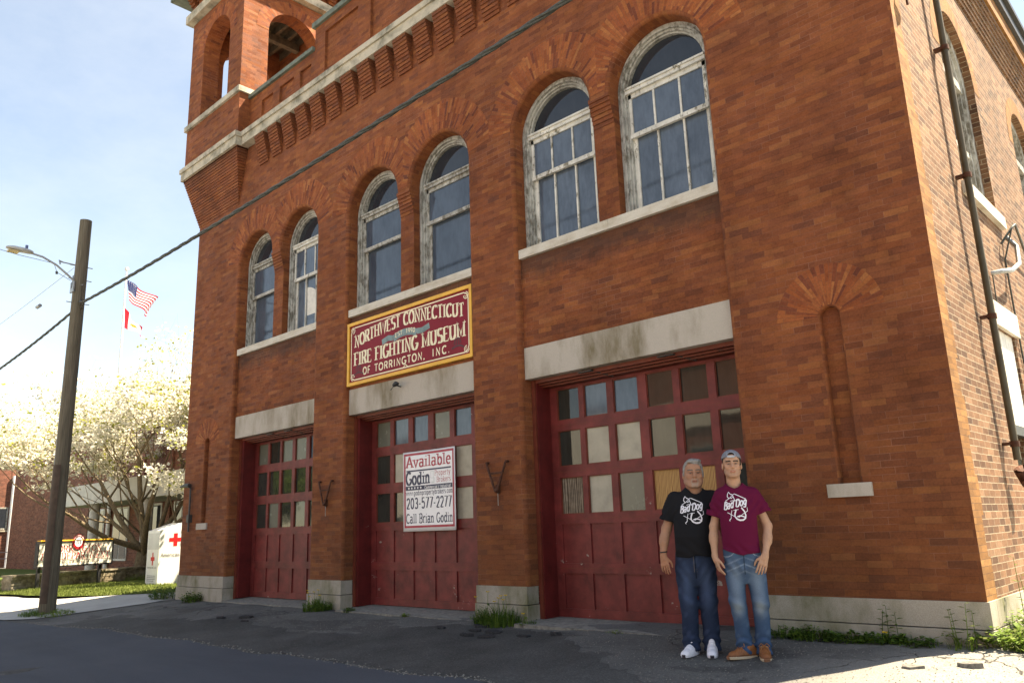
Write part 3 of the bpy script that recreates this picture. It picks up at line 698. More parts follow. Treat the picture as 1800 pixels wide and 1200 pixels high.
# newer dark patch laid along the street edge, then an unseen pale pavement added for bounce light
g = N('tar_patch'); f = g.math('ADD', g.math('MULTIPLY', g.noise(170, 3, .75), .55), g.math('MULTIPLY', g.noise(40, 6, .75), .45)); big = g.noise(1.1, 5, .65)
c = g.mix(.8, g.ramp(f, [(.30, (.026, .026, .026)), (.50, (.068, .067, .064)), (.61, (.125, .122, .116)), (.72, (.34, .33, .31))]), g.ramp(big, [(.3, .6), (.7, 1.35)]), 'MULTIPLY')
g.out(c, .93, .2); g.bump(f, .9, .014); patch_m = g.m
px_ = [(-15.6, -2.1), (-14.4, -1.75), (-12.6, -1.42), (-11.2, -1.2), (-9.6, -1.45), (-8.2, -1.5), (-7.55, -1.15), (-7.1, -.62), (-6.4, -.40), (-5.2, -.40), (-4.4, -.66), (-3.7, -1.2), (-3.0, -1.75), (-1.8, -2.2), (.6, -2.5)]
g = MB(); rows = []; rr_ = random.Random(5)
for x in np.linspace(-15.6, .5, 260):
    lo_ = SE(x)+.05+rr_.uniform(-.01, .01); hi_ = float(np.interp(x, [p[0] for p in px_], [p[1] for p in px_]))+.05*math.sin(x*3.7)+.04*math.sin(x*9.3+1)+.03*math.sin(x*23+2)+rr_.uniform(-.045, .045); hi_ = max(hi_, lo_+.01)
    rows.append([(x, lo_+(hi_-lo_)*t, ground(x, lo_+(hi_-lo_)*t)+lumps(x, lo_+(hi_-lo_)*t)+.005) for t in np.linspace(0, 1, 14)])
g.grid([list(r) for r in zip(*rows)], None, 0, True); tag(g.build('asphalt', patch_m), kind='structure')
g = MB(); g.grid([[(x, y, ground(x, y)+.03) for x in np.linspace(-70, 40, 23)] for y in (-26.7, -20, -15, -11.25)], None, 0, True); tag(g.build('pavement', pave_m), kind='structure')  # unseen, added across the street to bounce fill onto the facade
# crumbled pale grit line beside the street
g = N('road_grit'); f = g.noise(60, 5, .75); g.out(g.ramp(f, [(.35, (.10, .095, .085)), (.7, (.34, .32, .28))]), .95, .1); grit_m = g.m
gb = MB()
for k in range(900):
    x = random.uniform(-17, 1.5); y = SE(x)+.03+random.gauss(0, .045)
    r = random.uniform(.006, .02); z = ground(x, y)+lumps(x, y)+.004
    a = random.uniform(0, 6); pts = [(x+r*math.cos(a+q*2.1), y+r*math.sin(a+q*2.1), z) for q in range(3)]; top = (x, y, z+r*.8)
    for q in range(3): gb.face([pts[q], pts[(q+1) % 3], top])
for k in range(9000):
    x = random.uniform(-13, 2.4); y = random.uniform(-2.55, -.22)
    if random.random() > .45+.55*math.exp(-((x+1.0)/3)**2): continue
    r = random.uniform(.003, .010); z = ground(x, y)+lumps(x, y)+.001
    a = random.uniform(0, 6); pts = [(x+r*math.cos(a+q*2.1), y+r*math.sin(a+q*2.1), z) for q in range(3)]; top = (x+r*.3, y, z+r*.8)
    for q in range(3): gb.face([pts[q], pts[(q+1) % 3], top])
tag(gb.build('loose_grit', grit_m), kind='stuff')
# cracks: tar-dark broken strips near the doors
chunk_m = plain('broken_asphalt', (.035, .035, .037), .95, .35, 40, .2, 0, .5)
sunlit_chunk = plain('sunlit_tone_asphalt', (.16, .15, .135), .95, .35, 40, .2, 0, .5)  # lighter copy for lumps in the sun: sunlight put into the colour
CH = [(-6.15, -.36, .22), (-6.0, -.62, .12), (-5.68, -.64, .17), (-5.55, -.86, .19), (-5.0, -.76, .15), (-5.9, -.88, .12), (-4.6, -.62, .1), (-.40, -.95, .09), (-.02, -.72, .10), (-6.6, -.7, .1), (-11.4, -1.0, .2), (-11.9, -1.2, .15), (-11.0, -1.25, .12)]
for k, (x, y, r) in enumerate(CH):
    m = MB(); z = ground(x, y)+lumps(x, y); n = 7; a0 = random.uniform(0, 6); rr = [r*random.uniform(.65, 1.1) for _ in range(n)]; h = random.uniform(.018, .045)
    lo = [(x+rr[q]*math.cos(a0+q*2*math.pi/n), y+.6*rr[q]*math.sin(a0+q*2*math.pi/n), z-.02) for q in range(n)]
    hi = [(p[0]*.94+x*.06, p[1]*.94+y*.06, z+h+random.uniform(-.008, .008)) for p in lo]
    for q in range(n): m.face([lo[q], lo[(q+1) % n], hi[(q+1) % n], hi[q]])
    m.face(hi); o = m.build('asphalt_chunk', sunlit_chunk if k in (7, 8) else chunk_m)
    lab = 'flat broken lump of black asphalt lying before the pier of the large door' if k < 7 or k == 9 else ('small asphalt lump in the sunlit grit by the right corner' if k < 9 else 'crumbled black asphalt piece in front of the farthest garage door')
    tag(o, lab, 'asphalt lump', 'broken asphalt lumps before the large door pier' if k < 7 or k == 9 else ('asphalt lumps in the sun' if k < 9 else 'crumbled asphalt before the farthest door'))

# sunlit concrete pavement and lawn to the left
lawn_e = [(-60, -1.3), (-33, -1.2), (-25.6, -1.05), (-21.8, -.86), (-20.2, -.15), (-19.2, .85), (-18.6, 2.2), (-18.4, 6.8)]
def edge_y(x): return float(np.interp(x, [p[0] for p in lawn_e], [p[1] for p in lawn_e]))
g = MB(); rows = []
for x in list(np.linspace(-80, -33, 12))+list(np.linspace(-32, -18.4, 34)):
    e = edge_y(x)+.05*math.sin(x*3)
    rows.append([(x, yy, ground(x, yy)+.02) for yy in (SE(x)+.03, -2.2, -1.7, min(e, 0)-.02, e)])
for x, e in ((-17.6, 3.0), (-16.9, 1.0), (-16.6, .4)):
    rows.append([(x, yy, ground(x, yy)+.016) for yy in (-2.5+(x+17.6)*1.9, -1.6+(x+17.6)*.9, -.9+(x+17.6)*.5, -.25, e)])
g.grid([list(r) for r in zip(*rows)], None, 0, True); tag(g.build('pavement', pave_m), kind='structure')
g = MB(); rows = []
for x in list(np.linspace(-60, -33, 10))+list(np.linspace(-32, -18.4, 40)):
    e = edge_y(x)+.05*math.sin(x*3); rows.append([(x, e+(7.0-e)*t, ground(x, 0)+.03+.05*min(t*8, 1)) for t in (0, .03, .1, .3, .6, 1)])
g.grid([list(r) for r in zip(*rows)], None, 0, True); tag(g.build('lawn', lawn_m), kind='structure')
def leafmat(name, col, var=.3, trans=.35):
    g = N(name); f = g.noise(5, 4, .6); f2 = g.noise(60, 2, .5)
    c = g.mix(.6, g.ramp(f, [(.3, tuple(x*(1-var) for x in col)), (.7, tuple(min(1, x*(1+var)) for x in col))]), g.ramp(f2, [(.3, .7), (.7, 1.25)]), 'MULTIPLY')
    g.out(c, .6, .25); tr = g.n('BsdfTranslucent', Color=c); ms = g.n('MixShader', i0=trans)
    g.t.links.new(g.b.outputs[0], ms.inputs[1]); g.t.links.new(tr.outputs[0], ms.inputs[2]); g.t.links.new(ms.outputs[0], g.t.nodes['Material Output'].inputs[0]); return g.m
grass_m = leafmat('grass_blades', (.15, .185, .045)); weed_m = leafmat('weed_leaves', (.060, .115, .018)); weed2_m = leafmat('young_weed_leaves', (.13, .21, .03)); dand = leafmat('dandelion_yellow', (.75, .50, .02), .1, .2)
bloss_m = leafmat('dogwood_blossom', (.70, .67, .57), .10, .40); spring_m = leafmat('young_dogwood_leaves', (.30, .31, .06), .2, .5); dryleaf = leafmat('seed_head', (.45, .38, .2), .2, .2)
bark = N('dogwood_bark'); _f = bark.noise(9, 7, .7, bark.mapping((3, 3, 1))); bark.out(bark.ramp(_f, [(.3, (.06, .045, .03)), (.55, (.17, .13, .085)), (.75, (.28, .23, .16))]), .9, .1); bark.bump(_f, .7, .02); bark = bark.m
gm = MB()
for k in range(15000):
    x = random.uniform(-28.5, -18.5); e = edge_y(x); y = e+.02+random.random()**1.6*3.6
    if y > 6.5: continue
    z = ground(x, 0)+.05*min((y-e)*1.2, 1)+.02; h = random.uniform(.03, .085); a = random.uniform(0, 6.28); w = .012; l = random.uniform(-.03, .03)
    gm.face([(x-w*math.cos(a), y-w*math.sin(a), z), (x+w*math.cos(a), y+w*math.sin(a), z), (x+l, y+l*.7, z+h)], None, 0)
tag(gm.build('grass', grass_m), kind='stuff')

# ------------------------------------------------------------------ stroke lettering
def A_(cx, cy, rx, ry, a0, a1, n=14): return [(cx+rx*math.cos(R(a0+(a1-a0)*i/n)), cy+ry*math.sin(R(a0+(a1-a0)*i/n))) for i in range(n+1)]
GL = {
 'A': (.74, [[(.04, 0), (.37, 1)], [(.37, 1), (.70, 0)], [(.15, .33), (.59, .33)]], [(.04, 0), (.70, 0)]),
 'B': (.64, [[(.12, 0), (.12, 1)], [(.12, 1), (.36, 1)]+A_(.36, .76, .2, .24, 90, -90)+[(.12, .52)], [(.12, .52), (.38, .52)]+A_(.38, .26, .22, .26, 90, -90)+[(.12, 0)]], [(.06, 0, 1), (.06, 1, 1)]),
 'C': (.70, [A_(.40, .5, .34, .5, 45, 315, 22)], []),
 'D': (.72, [[(.12, 0), (.12, 1)], [(.12, 1), (.34, 1)]+A_(.34, .5, .32, .5, 90, -90, 20)+[(.12, 0)]], [(.06, 0, 1), (.06, 1, 1)]),
 'E': (.62, [[(.12, 0), (.12, 1)], [(.12, 1), (.56, 1)], [(.12, .52), (.46, .52)], [(.12, 0), (.58, 0)]], [(.06, 0, 1), (.06, 1, 1), (.56, .9, 2), (.58, .1, 2)]),
 'F': (.58, [[(.12, 0), (.12, 1)], [(.12, 1), (.54, 1)], [(.12, .5), (.44, .5)]], [(.12, 0), (.06, 1, 1), (.54, .9, 2)]),
 'G': (.76, [A_(.40, .5, .34, .5, 48, 352, 22)+[(.70, .44), (.46, .44)]], []),
 'H': (.78, [[(.13, 0), (.13, 1)], [(.65, 0), (.65, 1)], [(.13, .52), (.65, .52)]], [(.13, 0), (.13, 1), (.65, 0), (.65, 1)]),
 'I': (.34, [[(.17, 0), (.17, 1)]], [(.17, 0), (.17, 1)]),
 'M': (.92, [[(.13, 0), (.13, 1), (.46, .18), (.79, 1), (.79, 0)]], [(.13, 0), (.79, 0), (.08, 1, 1), (.84, 1, 1)]),
 'N': (.78, [[(.13, 0), (.13, 1), (.65, 0), (.65, 1)]], [(.13, 0), (.65, 1), (.08, 1, 1)]),
 'O': (.78, [A_(.39, .5, .34, .5, 90, 450, 28)], []),
 'P': (.62, [[(.12, 0), (.12, 1)], [(.12, 1), (.36, 1)]+A_(.36, .74, .22, .26, 90, -90)+[(.12, .48)]], [(.12, 0), (.06, 1, 1)]),
 'R': (.68, [[(.12, 0), (.12, 1)], [(.12, 1), (.36, 1)]+A_(.36, .75, .22, .25, 90, -90)+[(.12, .5)], [(.36, .5), (.62, 0)]], [(.12, 0), (.06, 1, 1), (.62, 0)]),
 'S': (.60, [A_(.31, .75, .23, .25, 40, 180, 8)+A_(.31, .75, .23, .25, 180, 270, 5)[1:]+A_(.31, .25, .25, .25, 90, -140, 14)[1:]], []),
 'T': (.66, [[(.33, 0), (.33, 1)], [(.04, 1), (.62, 1)]], [(.33, 0), (.04, .9, 2), (.62, .9, 2)]),
 'U': (.76, [[(.12, 1), (.12, .32)]+A_(.38, .32, .26, .32, 180, 360)+[(.64, 1)]], [(.12, 1), (.64, 1)]),
 'W': (1.0, [[(.06, 1), (.28, 0), (.5, .9), (.72, 0), (.94, 1)]], [(.06, 1), (.94, 1)]),
 'L': (.56, [[(.12, 1), (.12, 0)], [(.12, 0), (.52, 0)]], [(.12, 1), (.06, 0, 1)]),
 '0': (.60, [A_(.30, .5, .22, .5, 90, 450, 24)], []),
 '1': (.44, [[(.08, .82), (.24, 1), (.24, 0)]], [(.24, 0)]),
 '2': (.58, [A_(.29, .72, .21, .28, 165, -30, 12)+[(.10, 0)], [(.08, 0), (.52, 0)]], []),
 '3': (.58, [A_(.28, .76, .19, .24, 150, -90, 12)+A_(.28, .26, .22, .26, 90, -150, 12)[1:]], []),
 '5': (.58, [[(.48, 1), (.14, 1), (.11, .52)]+A_(.28, .32, .22, .32, 130, -145, 14)], []),
 '7': (.56, [[(.06, 1), (.50, 1), (.20, 0)]], []),
 '9': (.58, [A_(.29, .70, .20, .30, 0, 360, 20)+[(.47, .3), (.33, 0)]], []),
 '-': (.36, [[(.05, .42), (.31, .42)]], []), '.': (.26, [[(.08, .05), (.17, .05)]], []), ',': (.26, [[(.14, .08), (.08, -.14)]], []), '/': (.40, [[(.04, -.05), (.36, 1.02)]], []),
 ' ': (.36, [], []),
 'a': (.58, [A_(.26, .58, .19, .12, 160, 30, 6)+[(.45, .5), (.45, 0)], A_(.26, .20, .19, .20, 20, 340, 16)], [(.50, 0, 1)]),
 'b': (.62, [[(.13, 1), (.13, 0)], A_(.34, .34, .21, .34, 160, -160, 20)], [(.08, 1, 1)]),
 'c': (.54, [A_(.30, .34, .22, .34, 45, 315, 16)], []),
 'd': (.62, [[(.49, 1), (.49, 0)], A_(.28, .34, .21, .34, 20, 340, 20)], [(.44, 1, 1), (.54, 0, 1)]),
 'e': (.56, [[(.09, .37), (.49, .37)]+A_(.29, .34, .21, .34, 0, 315, 20)], []),
 'f': (.40, [A_(.34, .84, .16, .16, 60, 180, 6)+[(.18, 0)], [(.04, .66), (.34, .66)]], [(.18, 0)]),
 'g': (.60, [A_(.28, .36, .20, .31, 20, 340, 18), [(.48, .68), (.48, -.06)]+A_(.28, -.06, .20, .22, 0, -150, 10)], []),
 'i': (.30, [[(.15, .68), (.15, 0)], [(.11, .92), (.20, .92)]], [(.15, 0), (.11, .68, 1)]),
 'k': (.60, [[(.13, 1), (.13, 0)], [(.48, .68), (.14, .28)], [(.24, .38), (.52, 0)]], [(.13, 0), (.08, 1, 1), (.52, 0), (.46, .68)]),
 'l': (.30, [[(.15, 1), (.15, 0)]], [(.15, 0), (.10, 1, 1)]),
 'm': (.90, [[(.12, .68), (.12, 0)], A_(.29, .46, .17, .22, 170, 0, 8)+[(.46, 0)], A_(.63, .46, .17, .22, 170, 0, 8)+[(.80, 0)]], [(.12, 0), (.46, 0), (.80, 0), (.07, .68, 1)]),
 'n': (.62, [[(.13, .68), (.13, 0)], A_(.31, .44, .18, .24, 170, 0, 8)+[(.49, 0)]], [(.13, 0), (.49, 0), (.08, .68, 1)]),
 'o': (.60, [A_(.30, .34, .23, .34, 90, 450, 24)], []),
 'p': (.62, [[(.13, .68), (.13, -.28)], A_(.34, .34, .21, .34, 160, -160, 20)], [(.13, -.28), (.08, .68, 1)]),
 'r': (.46, [[(.13, .68), (.13, 0)], A_(.31, .48, .18, .20, 170, 50, 6)], [(.13, 0), (.08, .68, 1)]),
 's': (.48, [A_(.24, .51, .16, .17, 40, 270, 10)+A_(.24, .17, .17, .17, 90, -140, 10)[1:]], []),
 't': (.40, [[(.18, .92), (.18, .18)]+A_(.30, .16, .12, .16, 180, 300, 6), [(.04, .66), (.34, .66)]], []),
 'u': (.62, [[(.13, .68), (.13, .22)]+A_(.31, .22, .18, .22, 180, 340, 8), [(.49, .68), (.49, 0)]], [(.08, .68, 1), (.44, .68, 1), (.54, 0, 1)]),
 'v': (.58, [[(.07, .68), (.29, 0), (.51, .68)]], [(.07, .68), (.51, .68)]),
 'w': (.84, [[(.06, .68), (.24, 0), (.42, .62), (.60, 0), (.78, .68)]], [(.06, .68), (.78, .68)]),
 'y': (.58, [[(.07, .68), (.29, .02)], [(.51, .68), (.22, -.26), (.08, -.27)]], [(.07, .68), (.51, .68)]),
}
KT = [0]
def ribbon(mb, pts, wf, P, mi):
    n = len(pts)
    if n < 2: return
    KT[0] = (KT[0]+1) % 11; d = KT[0]*.00012
    Lp = []; Rp = []
    for i in range(n):
        a = pts[max(i-1, 0)]; b = pts[min(i+1, n-1)]
        tx, ty = b[0]-a[0], b[1]-a[1]; L = math.hypot(tx, ty) or 1; tx /= L; ty /= L
        if 0 < i < n-1:
            s1 = (pts[i][0]-a[0], pts[i][1]-a[1]); s2 = (b[0]-pts[i][0], b[1]-pts[i][1]); l1 = math.hypot(*s1) or 1; l2 = math.hypot(*s2) or 1
            cs = max(.72, math.sqrt(max(0, (1+(s1[0]*s2[0]+s1[1]*s2[1])/(l1*l2))/2)))
            w = max(wf(s1[0]/l1, s1[1]/l1), wf(s2[0]/l2, s2[1]/l2))/cs*.5 if n < 8 else wf(tx, ty)*.5
        else: w = wf(tx, ty)*.5
        Lp.append((pts[i][0]-ty*w, pts[i][1]+tx*w)); Rp.append((pts[i][0]+ty*w, pts[i][1]-tx*w))
    for i in range(n-1): mb.face([P(*Rp[i], d), P(*Rp[i+1], d), P(*Lp[i+1], d), P(*Lp[i], d)], None, mi)
def text_w(s, sp=.06): return sum(GL[c][0]+sp for c in s)-sp
def write(mb, s, P, x0, z0, h, width=None, thick=.17, thin=None, serif=True, sp=.06, mi=0, slant=0.0, base=lambda t: 0.0, hz=lambda t: 1.0):
    """letters from strokes; P(a, b, d) maps sign coordinates to the world"""
    thin = thick if thin is None else thin; tw_ = text_w(s, sp); sx = width/tw_ if width else h; x = 0
    for ch in s:
        w, st, se = GL[ch]; t0 = (x+w/2)/tw_
        def T(q, x=x, t0=t0): return (x0+(x+q[0]+slant*q[1])*sx, z0+base(t0)+q[1]*h*hz(t0))
        wf = lambda tx, ty: (thin+(thick-thin)*abs(ty)**1.3)*(h*abs(tx)+min(sx, h)*abs(ty))
        for pl in st: ribbon(mb, [T(q) for q in pl], wf, P, mi)
        if serif:
            sh = max(.055, thin*.75)
            for q in se:
                a, b = q[0], q[1]; k = q[2] if len(q) > 2 else 0
                if k == 2: pl = [(a, b-.08), (a, b+.08)]; ribbon(mb, [T(u) for u in pl], lambda tx, ty: sh*min(sx, h), P, mi); continue
                hw = thick*.5+(.10 if k == 0 else .07); off = sh/2 if b < .3 and b > -.1 else (-sh/2 if b > .5 else sh/2)
                if b < -.1: off = sh/2
                ribbon(mb, [T((a-hw, b+off)), T((a+hw, b+off))], lambda tx, ty: sh*h, P, mi)
        x += w+sp

# ------------------------------------------------------------------ museum sign
maroon = plain('maroon_sign_paint', (.22, .008, .020), .5, .12, 2, .2); gold = plain('yellow_sign_frame', (.78, .42, .05), .45, .1, 4); cream = plain('cream_lettering', (.82, .74, .52), .5, .06, 6)
sgrey = plain('grey_teal_ribbon_paint', (.17, .25, .25), .5, .25, 7); dkred = plain('dark_emblem_paint', (.075, .012, .018), .5, .2, 9); black = plain('black_paint', (.02, .02, .022), .5, .2, 9)
SX0, SX1, SZ0, SZ1, SY = -9.955, -6.612, 3.805, 4.985, .035
SG = empty('museum_sign', (-8.28, .05, SZ0), 'maroon museum signboard with gold frame and cream lettering above the middle garage door', 'sign')
m = MB(); m.box(SX0+.05, SX1-.05, SY+.012, .095, SZ0+.05, SZ1-.05); m.build('board', maroon, SG)
m = MB(); m.box(SX0, SX1, SY-.015, .097, SZ0, SZ0+.058); m.box(SX0, SX1, SY-.015, .097, SZ1-.058, SZ1); m.box(SX0, SX0+.058, SY-.014, .096, SZ0+.058, SZ1-.058); m.box(SX1-.058, SX1, SY-.014, .096, SZ0+.058, SZ1-.058); m.build('sign_frame', gold, SG, bevel=.008)
PS = lambda a, b, d: (SX0+a, SY+.0112-d, SZ0+b)
WS, HS = SX1-SX0, SZ1-SZ0
m = MB(); i = .10; c = .10
oc = [(i+c, i), (WS-i-c, i), (WS-i-.03, i+.03), (WS-i, i+c), (WS-i, HS-i-c), (WS-i-.03, HS-i-.03), (WS-i-c, HS-i), (i+c, HS-i), (i+.03, HS-i-.03), (i, HS-i-c), (i, i+c), (i+.03, i+.03), (i+c, i)]
for p, q in zip(oc[:-1], oc[1:]): ribbon(m, [p, q], lambda tx, ty: .022, PS, 0)
for (x, z, a) in ((i+.05, i+.05, 0), (WS-i-.05, i+.05, 90), (WS-i-.05, HS-i-.05, 180), (i+.05, HS-i-.05, 270)):
    ribbon(m, A_(x, z, .055, .055, a, a+270, 10), lambda tx, ty: .016, PS, 0); ribbon(m, A_(x, z, .025, .025, a, a+270, 8), lambda tx, ty: .012, PS, 0)
ribbon(m, [(WS/2-.06, i+.005), (WS/2, i+.05), (WS/2+.06, i+.005)], lambda tx, ty: .014, PS, 0)
m.build('border_line', cream, SG)
m = MB(); write(m, 'NORTHWEST CONNECTICUT', PS, .20, .69, .215, WS-.40, .205, .075, True, .07, 0, 0, lambda t: .155*(1-(2*t-1)**2))
write(m, 'FIRE FIGHTING MUSEUM', PS, .19, .365, .235, WS-.37, .215, .075, True, .07); m.build('lettering', cream, SG)
m = MB(); write(m, 'OF', PS, .46, .165, .125, .22, .17, .17, False, .18); m.build('lettering', cream, SG); m = MB(); write(m, 'TORRINGTON,', PS, .80, .165, .125, 1.38, .17, .17, False, .16); m.build('lettering', cream, SG); m = MB(); write(m, 'INC.', PS, 2.36, .165, .125, .43, .17, .17, False, .24); m.build('lettering', cream, SG)
m = MB()
rib = [(1.00, .60), (1.22, .66), (1.30, .61), (1.62, .67), (1.80, .66), (1.98, .60), (2.06, .68), (2.30, .63)]
ribbon(m, [(1.02, .655), (1.20, .70), (1.33, .675)], lambda tx, ty: .10, PS, 0); ribbon(m, [(1.98, .675), (2.12, .665), (2.30, .71)], lambda tx, ty: .10, PS, 0)
ribbon(m, A_(1.655, .30, .60, .42, 122, 58, 10), lambda tx, ty: .125, PS, 0); m.build('ribbon_emblem', sgrey, SG)
m = MB(); write(m, 'EST. 1990', lambda a, b, d: (SX0+a, SY+.0095-d, SZ0+b), 1.39, .668, .075, .54, .16, .12, True, .1, 0, 0, lambda t: .03*(1-(2*t-1)**2)); m.build('lettering', cream, SG)
m = MB()
for hx, hz in ((.33, .20), (2.98, .215)):   # fire helmets
    ribbon(m, [(hx-.14, hz-.01), (hx-.05, hz+.02), (hx+.06, hz+.02), (hx+.15, hz-.02)], lambda tx, ty: .03, PS, 0); ribbon(m, A_(hx, hz+.03, .085, .12, 170, 10, 10), lambda tx, ty: .022, PS, 0)
    ribbon(m, [(hx, hz+.03), (hx, hz+.15)], lambda tx, ty: .02, PS, 0); ribbon(m, [(hx-.045, hz+.03), (hx-.035, hz+.12)], lambda tx, ty: .014, PS, 0); ribbon(m, [(hx+.045, hz+.03), (hx+.035, hz+.12)], lambda tx, ty: .014, PS, 0)
m.build('helmet_emblem', dkred, SG)
# the small lamp stub on the lintel below it
LS = MB(); LS.tube([(-8.46, .09, 3.60), (-8.46, -.02, 3.615)], .012, 6); LS.tube([(-8.50, -.03, 3.62), (-8.42, -.05, 3.63), (-8.36, -.05, 3.625)], [.035, .045, .02], 8); LS.tube([(-8.50, -.03, 3.61), (-8.60, -.02, 3.55)], .006, 5)
tag(LS.build('lamp_stub', black), 'small black lamp socket poking from the stone lintel under the museum sign', 'lamp')
# ghost of the carved fire house lettering on the lintel is just its pitted stone

# ------------------------------------------------------------------ for-sale sign
white = plain('white_sign_panel', (.88, .88, .89), .35, .03, 3, .45); sred = plain('sign_red', (.42, .02, .05), .4, .06, 5); navy = plain('sign_navy', (.022, .030, .075), .4, .1, 5)
AX0, AX1, AZ0, AZ1, AY = -8.845, -7.525, 1.190, 2.520, .455
AV = empty('available_sign', (-8.18, .5, AZ0), 'white real estate sign with red border reading Available on the middle garage door', 'sign')
m = MB(); rows = []
for a in np.linspace(0, 1, 13): rows.append([(AX0+(AX1-AX0)*a, AY+.012*math.sin(a*3.1)-.008*b*math.cos(a*5), AZ0+(AZ1-AZ0)*b) for b in np.linspace(0, 1, 13)])
m.grid(rows, None, 0, True); sb = m.build('panel', white, AV, fix=True); md = sb.modifiers.new('solid', 'SOLIDIFY'); md.thickness = .008; md.offset = 0
def PA(a, b, d):
    u = a/1.32; v = b/1.33; return (AX0+a, AY+.012*math.sin(u*3.1)-.008*v*math.cos(u*5)-.0052-d, AZ0+b)
m = MB(); w = .036; q = .045
for pl in ([(q, q+.03), (1.32-q, q+.03)], [(q, 1.33-q), (1.32-q, 1.33-q)], [(q, q+.03), (q, 1.33-q)], [(1.32-q, q+.03), (1.32-q, 1.33-q)]):
    pts = [(pl[0][0]+(pl[1][0]-pl[0][0])*t, pl[0][1]+(pl[1][1]-pl[0][1])*t) for t in np.linspace(-.014, 1.014, 12)]; ribbon(m, pts, lambda tx, ty: w, PA, 0)
write(m, 'Available', PA, .085, 1.065, .185, 1.13, .155, .10, True, .07); write(m, 'Property', PA, .80, .895, .085, .40, .085, .07, True, .1); write(m, 'Brokers', PA, .85, .785, .085, .36, .085, .07, True, .1)
m.build('red_lettering', sred, AV)
m = MB()
ribbon(m, [(.09+.113*k, 1.005) for k in range(11)], lambda tx, ty: .025, PA, 0)
write(m, 'Godin', PA, .075, .775, .205, .60, .18, .13, True, .07)
ribbon(m, [(.07+.118*k, .715) for k in range(11)], lambda tx, ty: .072, PA, 0)
write(m, 'www.godinpropertybrokers.com', PA, .07, .595, .078, 1.18, .125, .10, True, .1)
write(m, '203-577-2277', PA, .085, .375, .17, 1.14, .135, .105, False, .09); write(m, 'Call Brian Godin', PA, .075, .135, .15, 1.17, .13, .10, True, .09)
m.build('navy_lettering', navy, AV)
PA2 = lambda a, b, d: tuple(np.array(PA(a, b, d))+np.array((0, -.0022, 0)))
m = MB(); write(m, 'Commercial / Industrial', PA2, .55, .688, .05, .66, .14, .12, False, .1)
for k in range(5):
    cx, cz = .15+.075*k, .715; pts = [(cx+(.026 if j % 2 == 0 else .011)*math.sin(j*math.pi/5), cz+(.026 if j % 2 == 0 else .011)*math.cos(j*math.pi/5)) for j in range(10)]
    m.face([PA2(*p, 0) for p in pts[::-1]])
m.build('white_lettering', white, AV)
m = MB(); lg = plain('sign_pale_grey', (.58, .60, .60), .4, .05, 5)
for (a, b, c, d) in ((.70, .86, .77, .97), (.715, .775, .735, .795), (.745, .775, .765, .795), (.775, .78, .79, .86)):
    for pl in ([(a, b), (c, b)], [(c, b), (c, d)], [(c, d), (a, d)], [(a, d), (a, b)]): ribbon(m, pl, lambda tx, ty: .007, PA, 0)
m.build('logo', lg, AV)

# ------------------------------------------------------------------ iron brackets on the piers
def bracket(x, z, lab):
    o = empty('iron_bracket', (x, 0, z-.40), lab, 'bracket', 'rusty iron brackets on the piers')
    m = MB()
    for s in (-1, 1):
        m.tube([(x+s*.20, -.02, z+.02), (x+s*.19, -.05, z), (x+.0+s*.02, -.06, z-.40)], .017, 6); m.tube([(x+s*.20, .0, z+.02), (x+s*.20, -.05, z+.02)], .02, 6)
    m.build('strap', iron, o)
    m = MB(); m.box(x-.14, x+.14, -.058, -.044, z-.15, z-.125); m.tube([(x, -.075, z-.375), (x, 0, z-.41)], .03, 8); m.box(x-.03, x+.03, -.04, -.001, z-.42, z-.30); m.build('cross_bar', iron, o)
    m = MB(); m.tube([(x+.005, -.03, z-.42), (x+.005, -.028, z-.60)], .004, 5); m.build('wire', galv, o)
bracket(-6.10, 2.11, 'rusty iron V bracket on the pier between the middle and largest garage doors')
bracket(-10.49, 2.11, 'rusty iron V bracket on the pier between the smallest and middle garage doors')

# conduit at the far left corner
m = MB(); m.tube([(-15.90, -.05, 1.35), (-15.90, -.05, 1.60), (-15.90, -.05, 2.32), (-15.94, -.07, 2.38)], .022, 7); m.box(-15.95, -15.85, -.09, 0, 1.55, 1.72)
m.tube([(-15.86, -.10, 2.37), (-16.02, -.12, 2.38), (-16.22, -.14, 2.36)], [.05, .045, .025], 8); tag(m.build('wall_conduit', darkm), 'dark conduit with a weatherhead and small box by the far left corner', 'conduit')

# ------------------------------------------------------------------ downspout and ironwork on the side wall
DS = empty('downspout', (.12, 1.60, 1.6), 'tall brown downspout strapped to the sunlit side wall near the corner', 'downspout')
m = MB(); m.tube([(.115, 1.60, 9.4), (.115, 1.60, 6), (.115, 1.60, 4), (.115, 1.60, 1.72)], .037, 10); m.build('pipe', brnpipe, DS)
m = MB()
for z in (6.65, 4.98, 3.28, 1.86): m.tube([(.115, 1.60, z), (.115, 1.60, z+.06)], .048, 10); m.box(.0, .11, 1.56, 1.64, z+.02, z+.05); m.build('collar', iron, DS); m = MB()

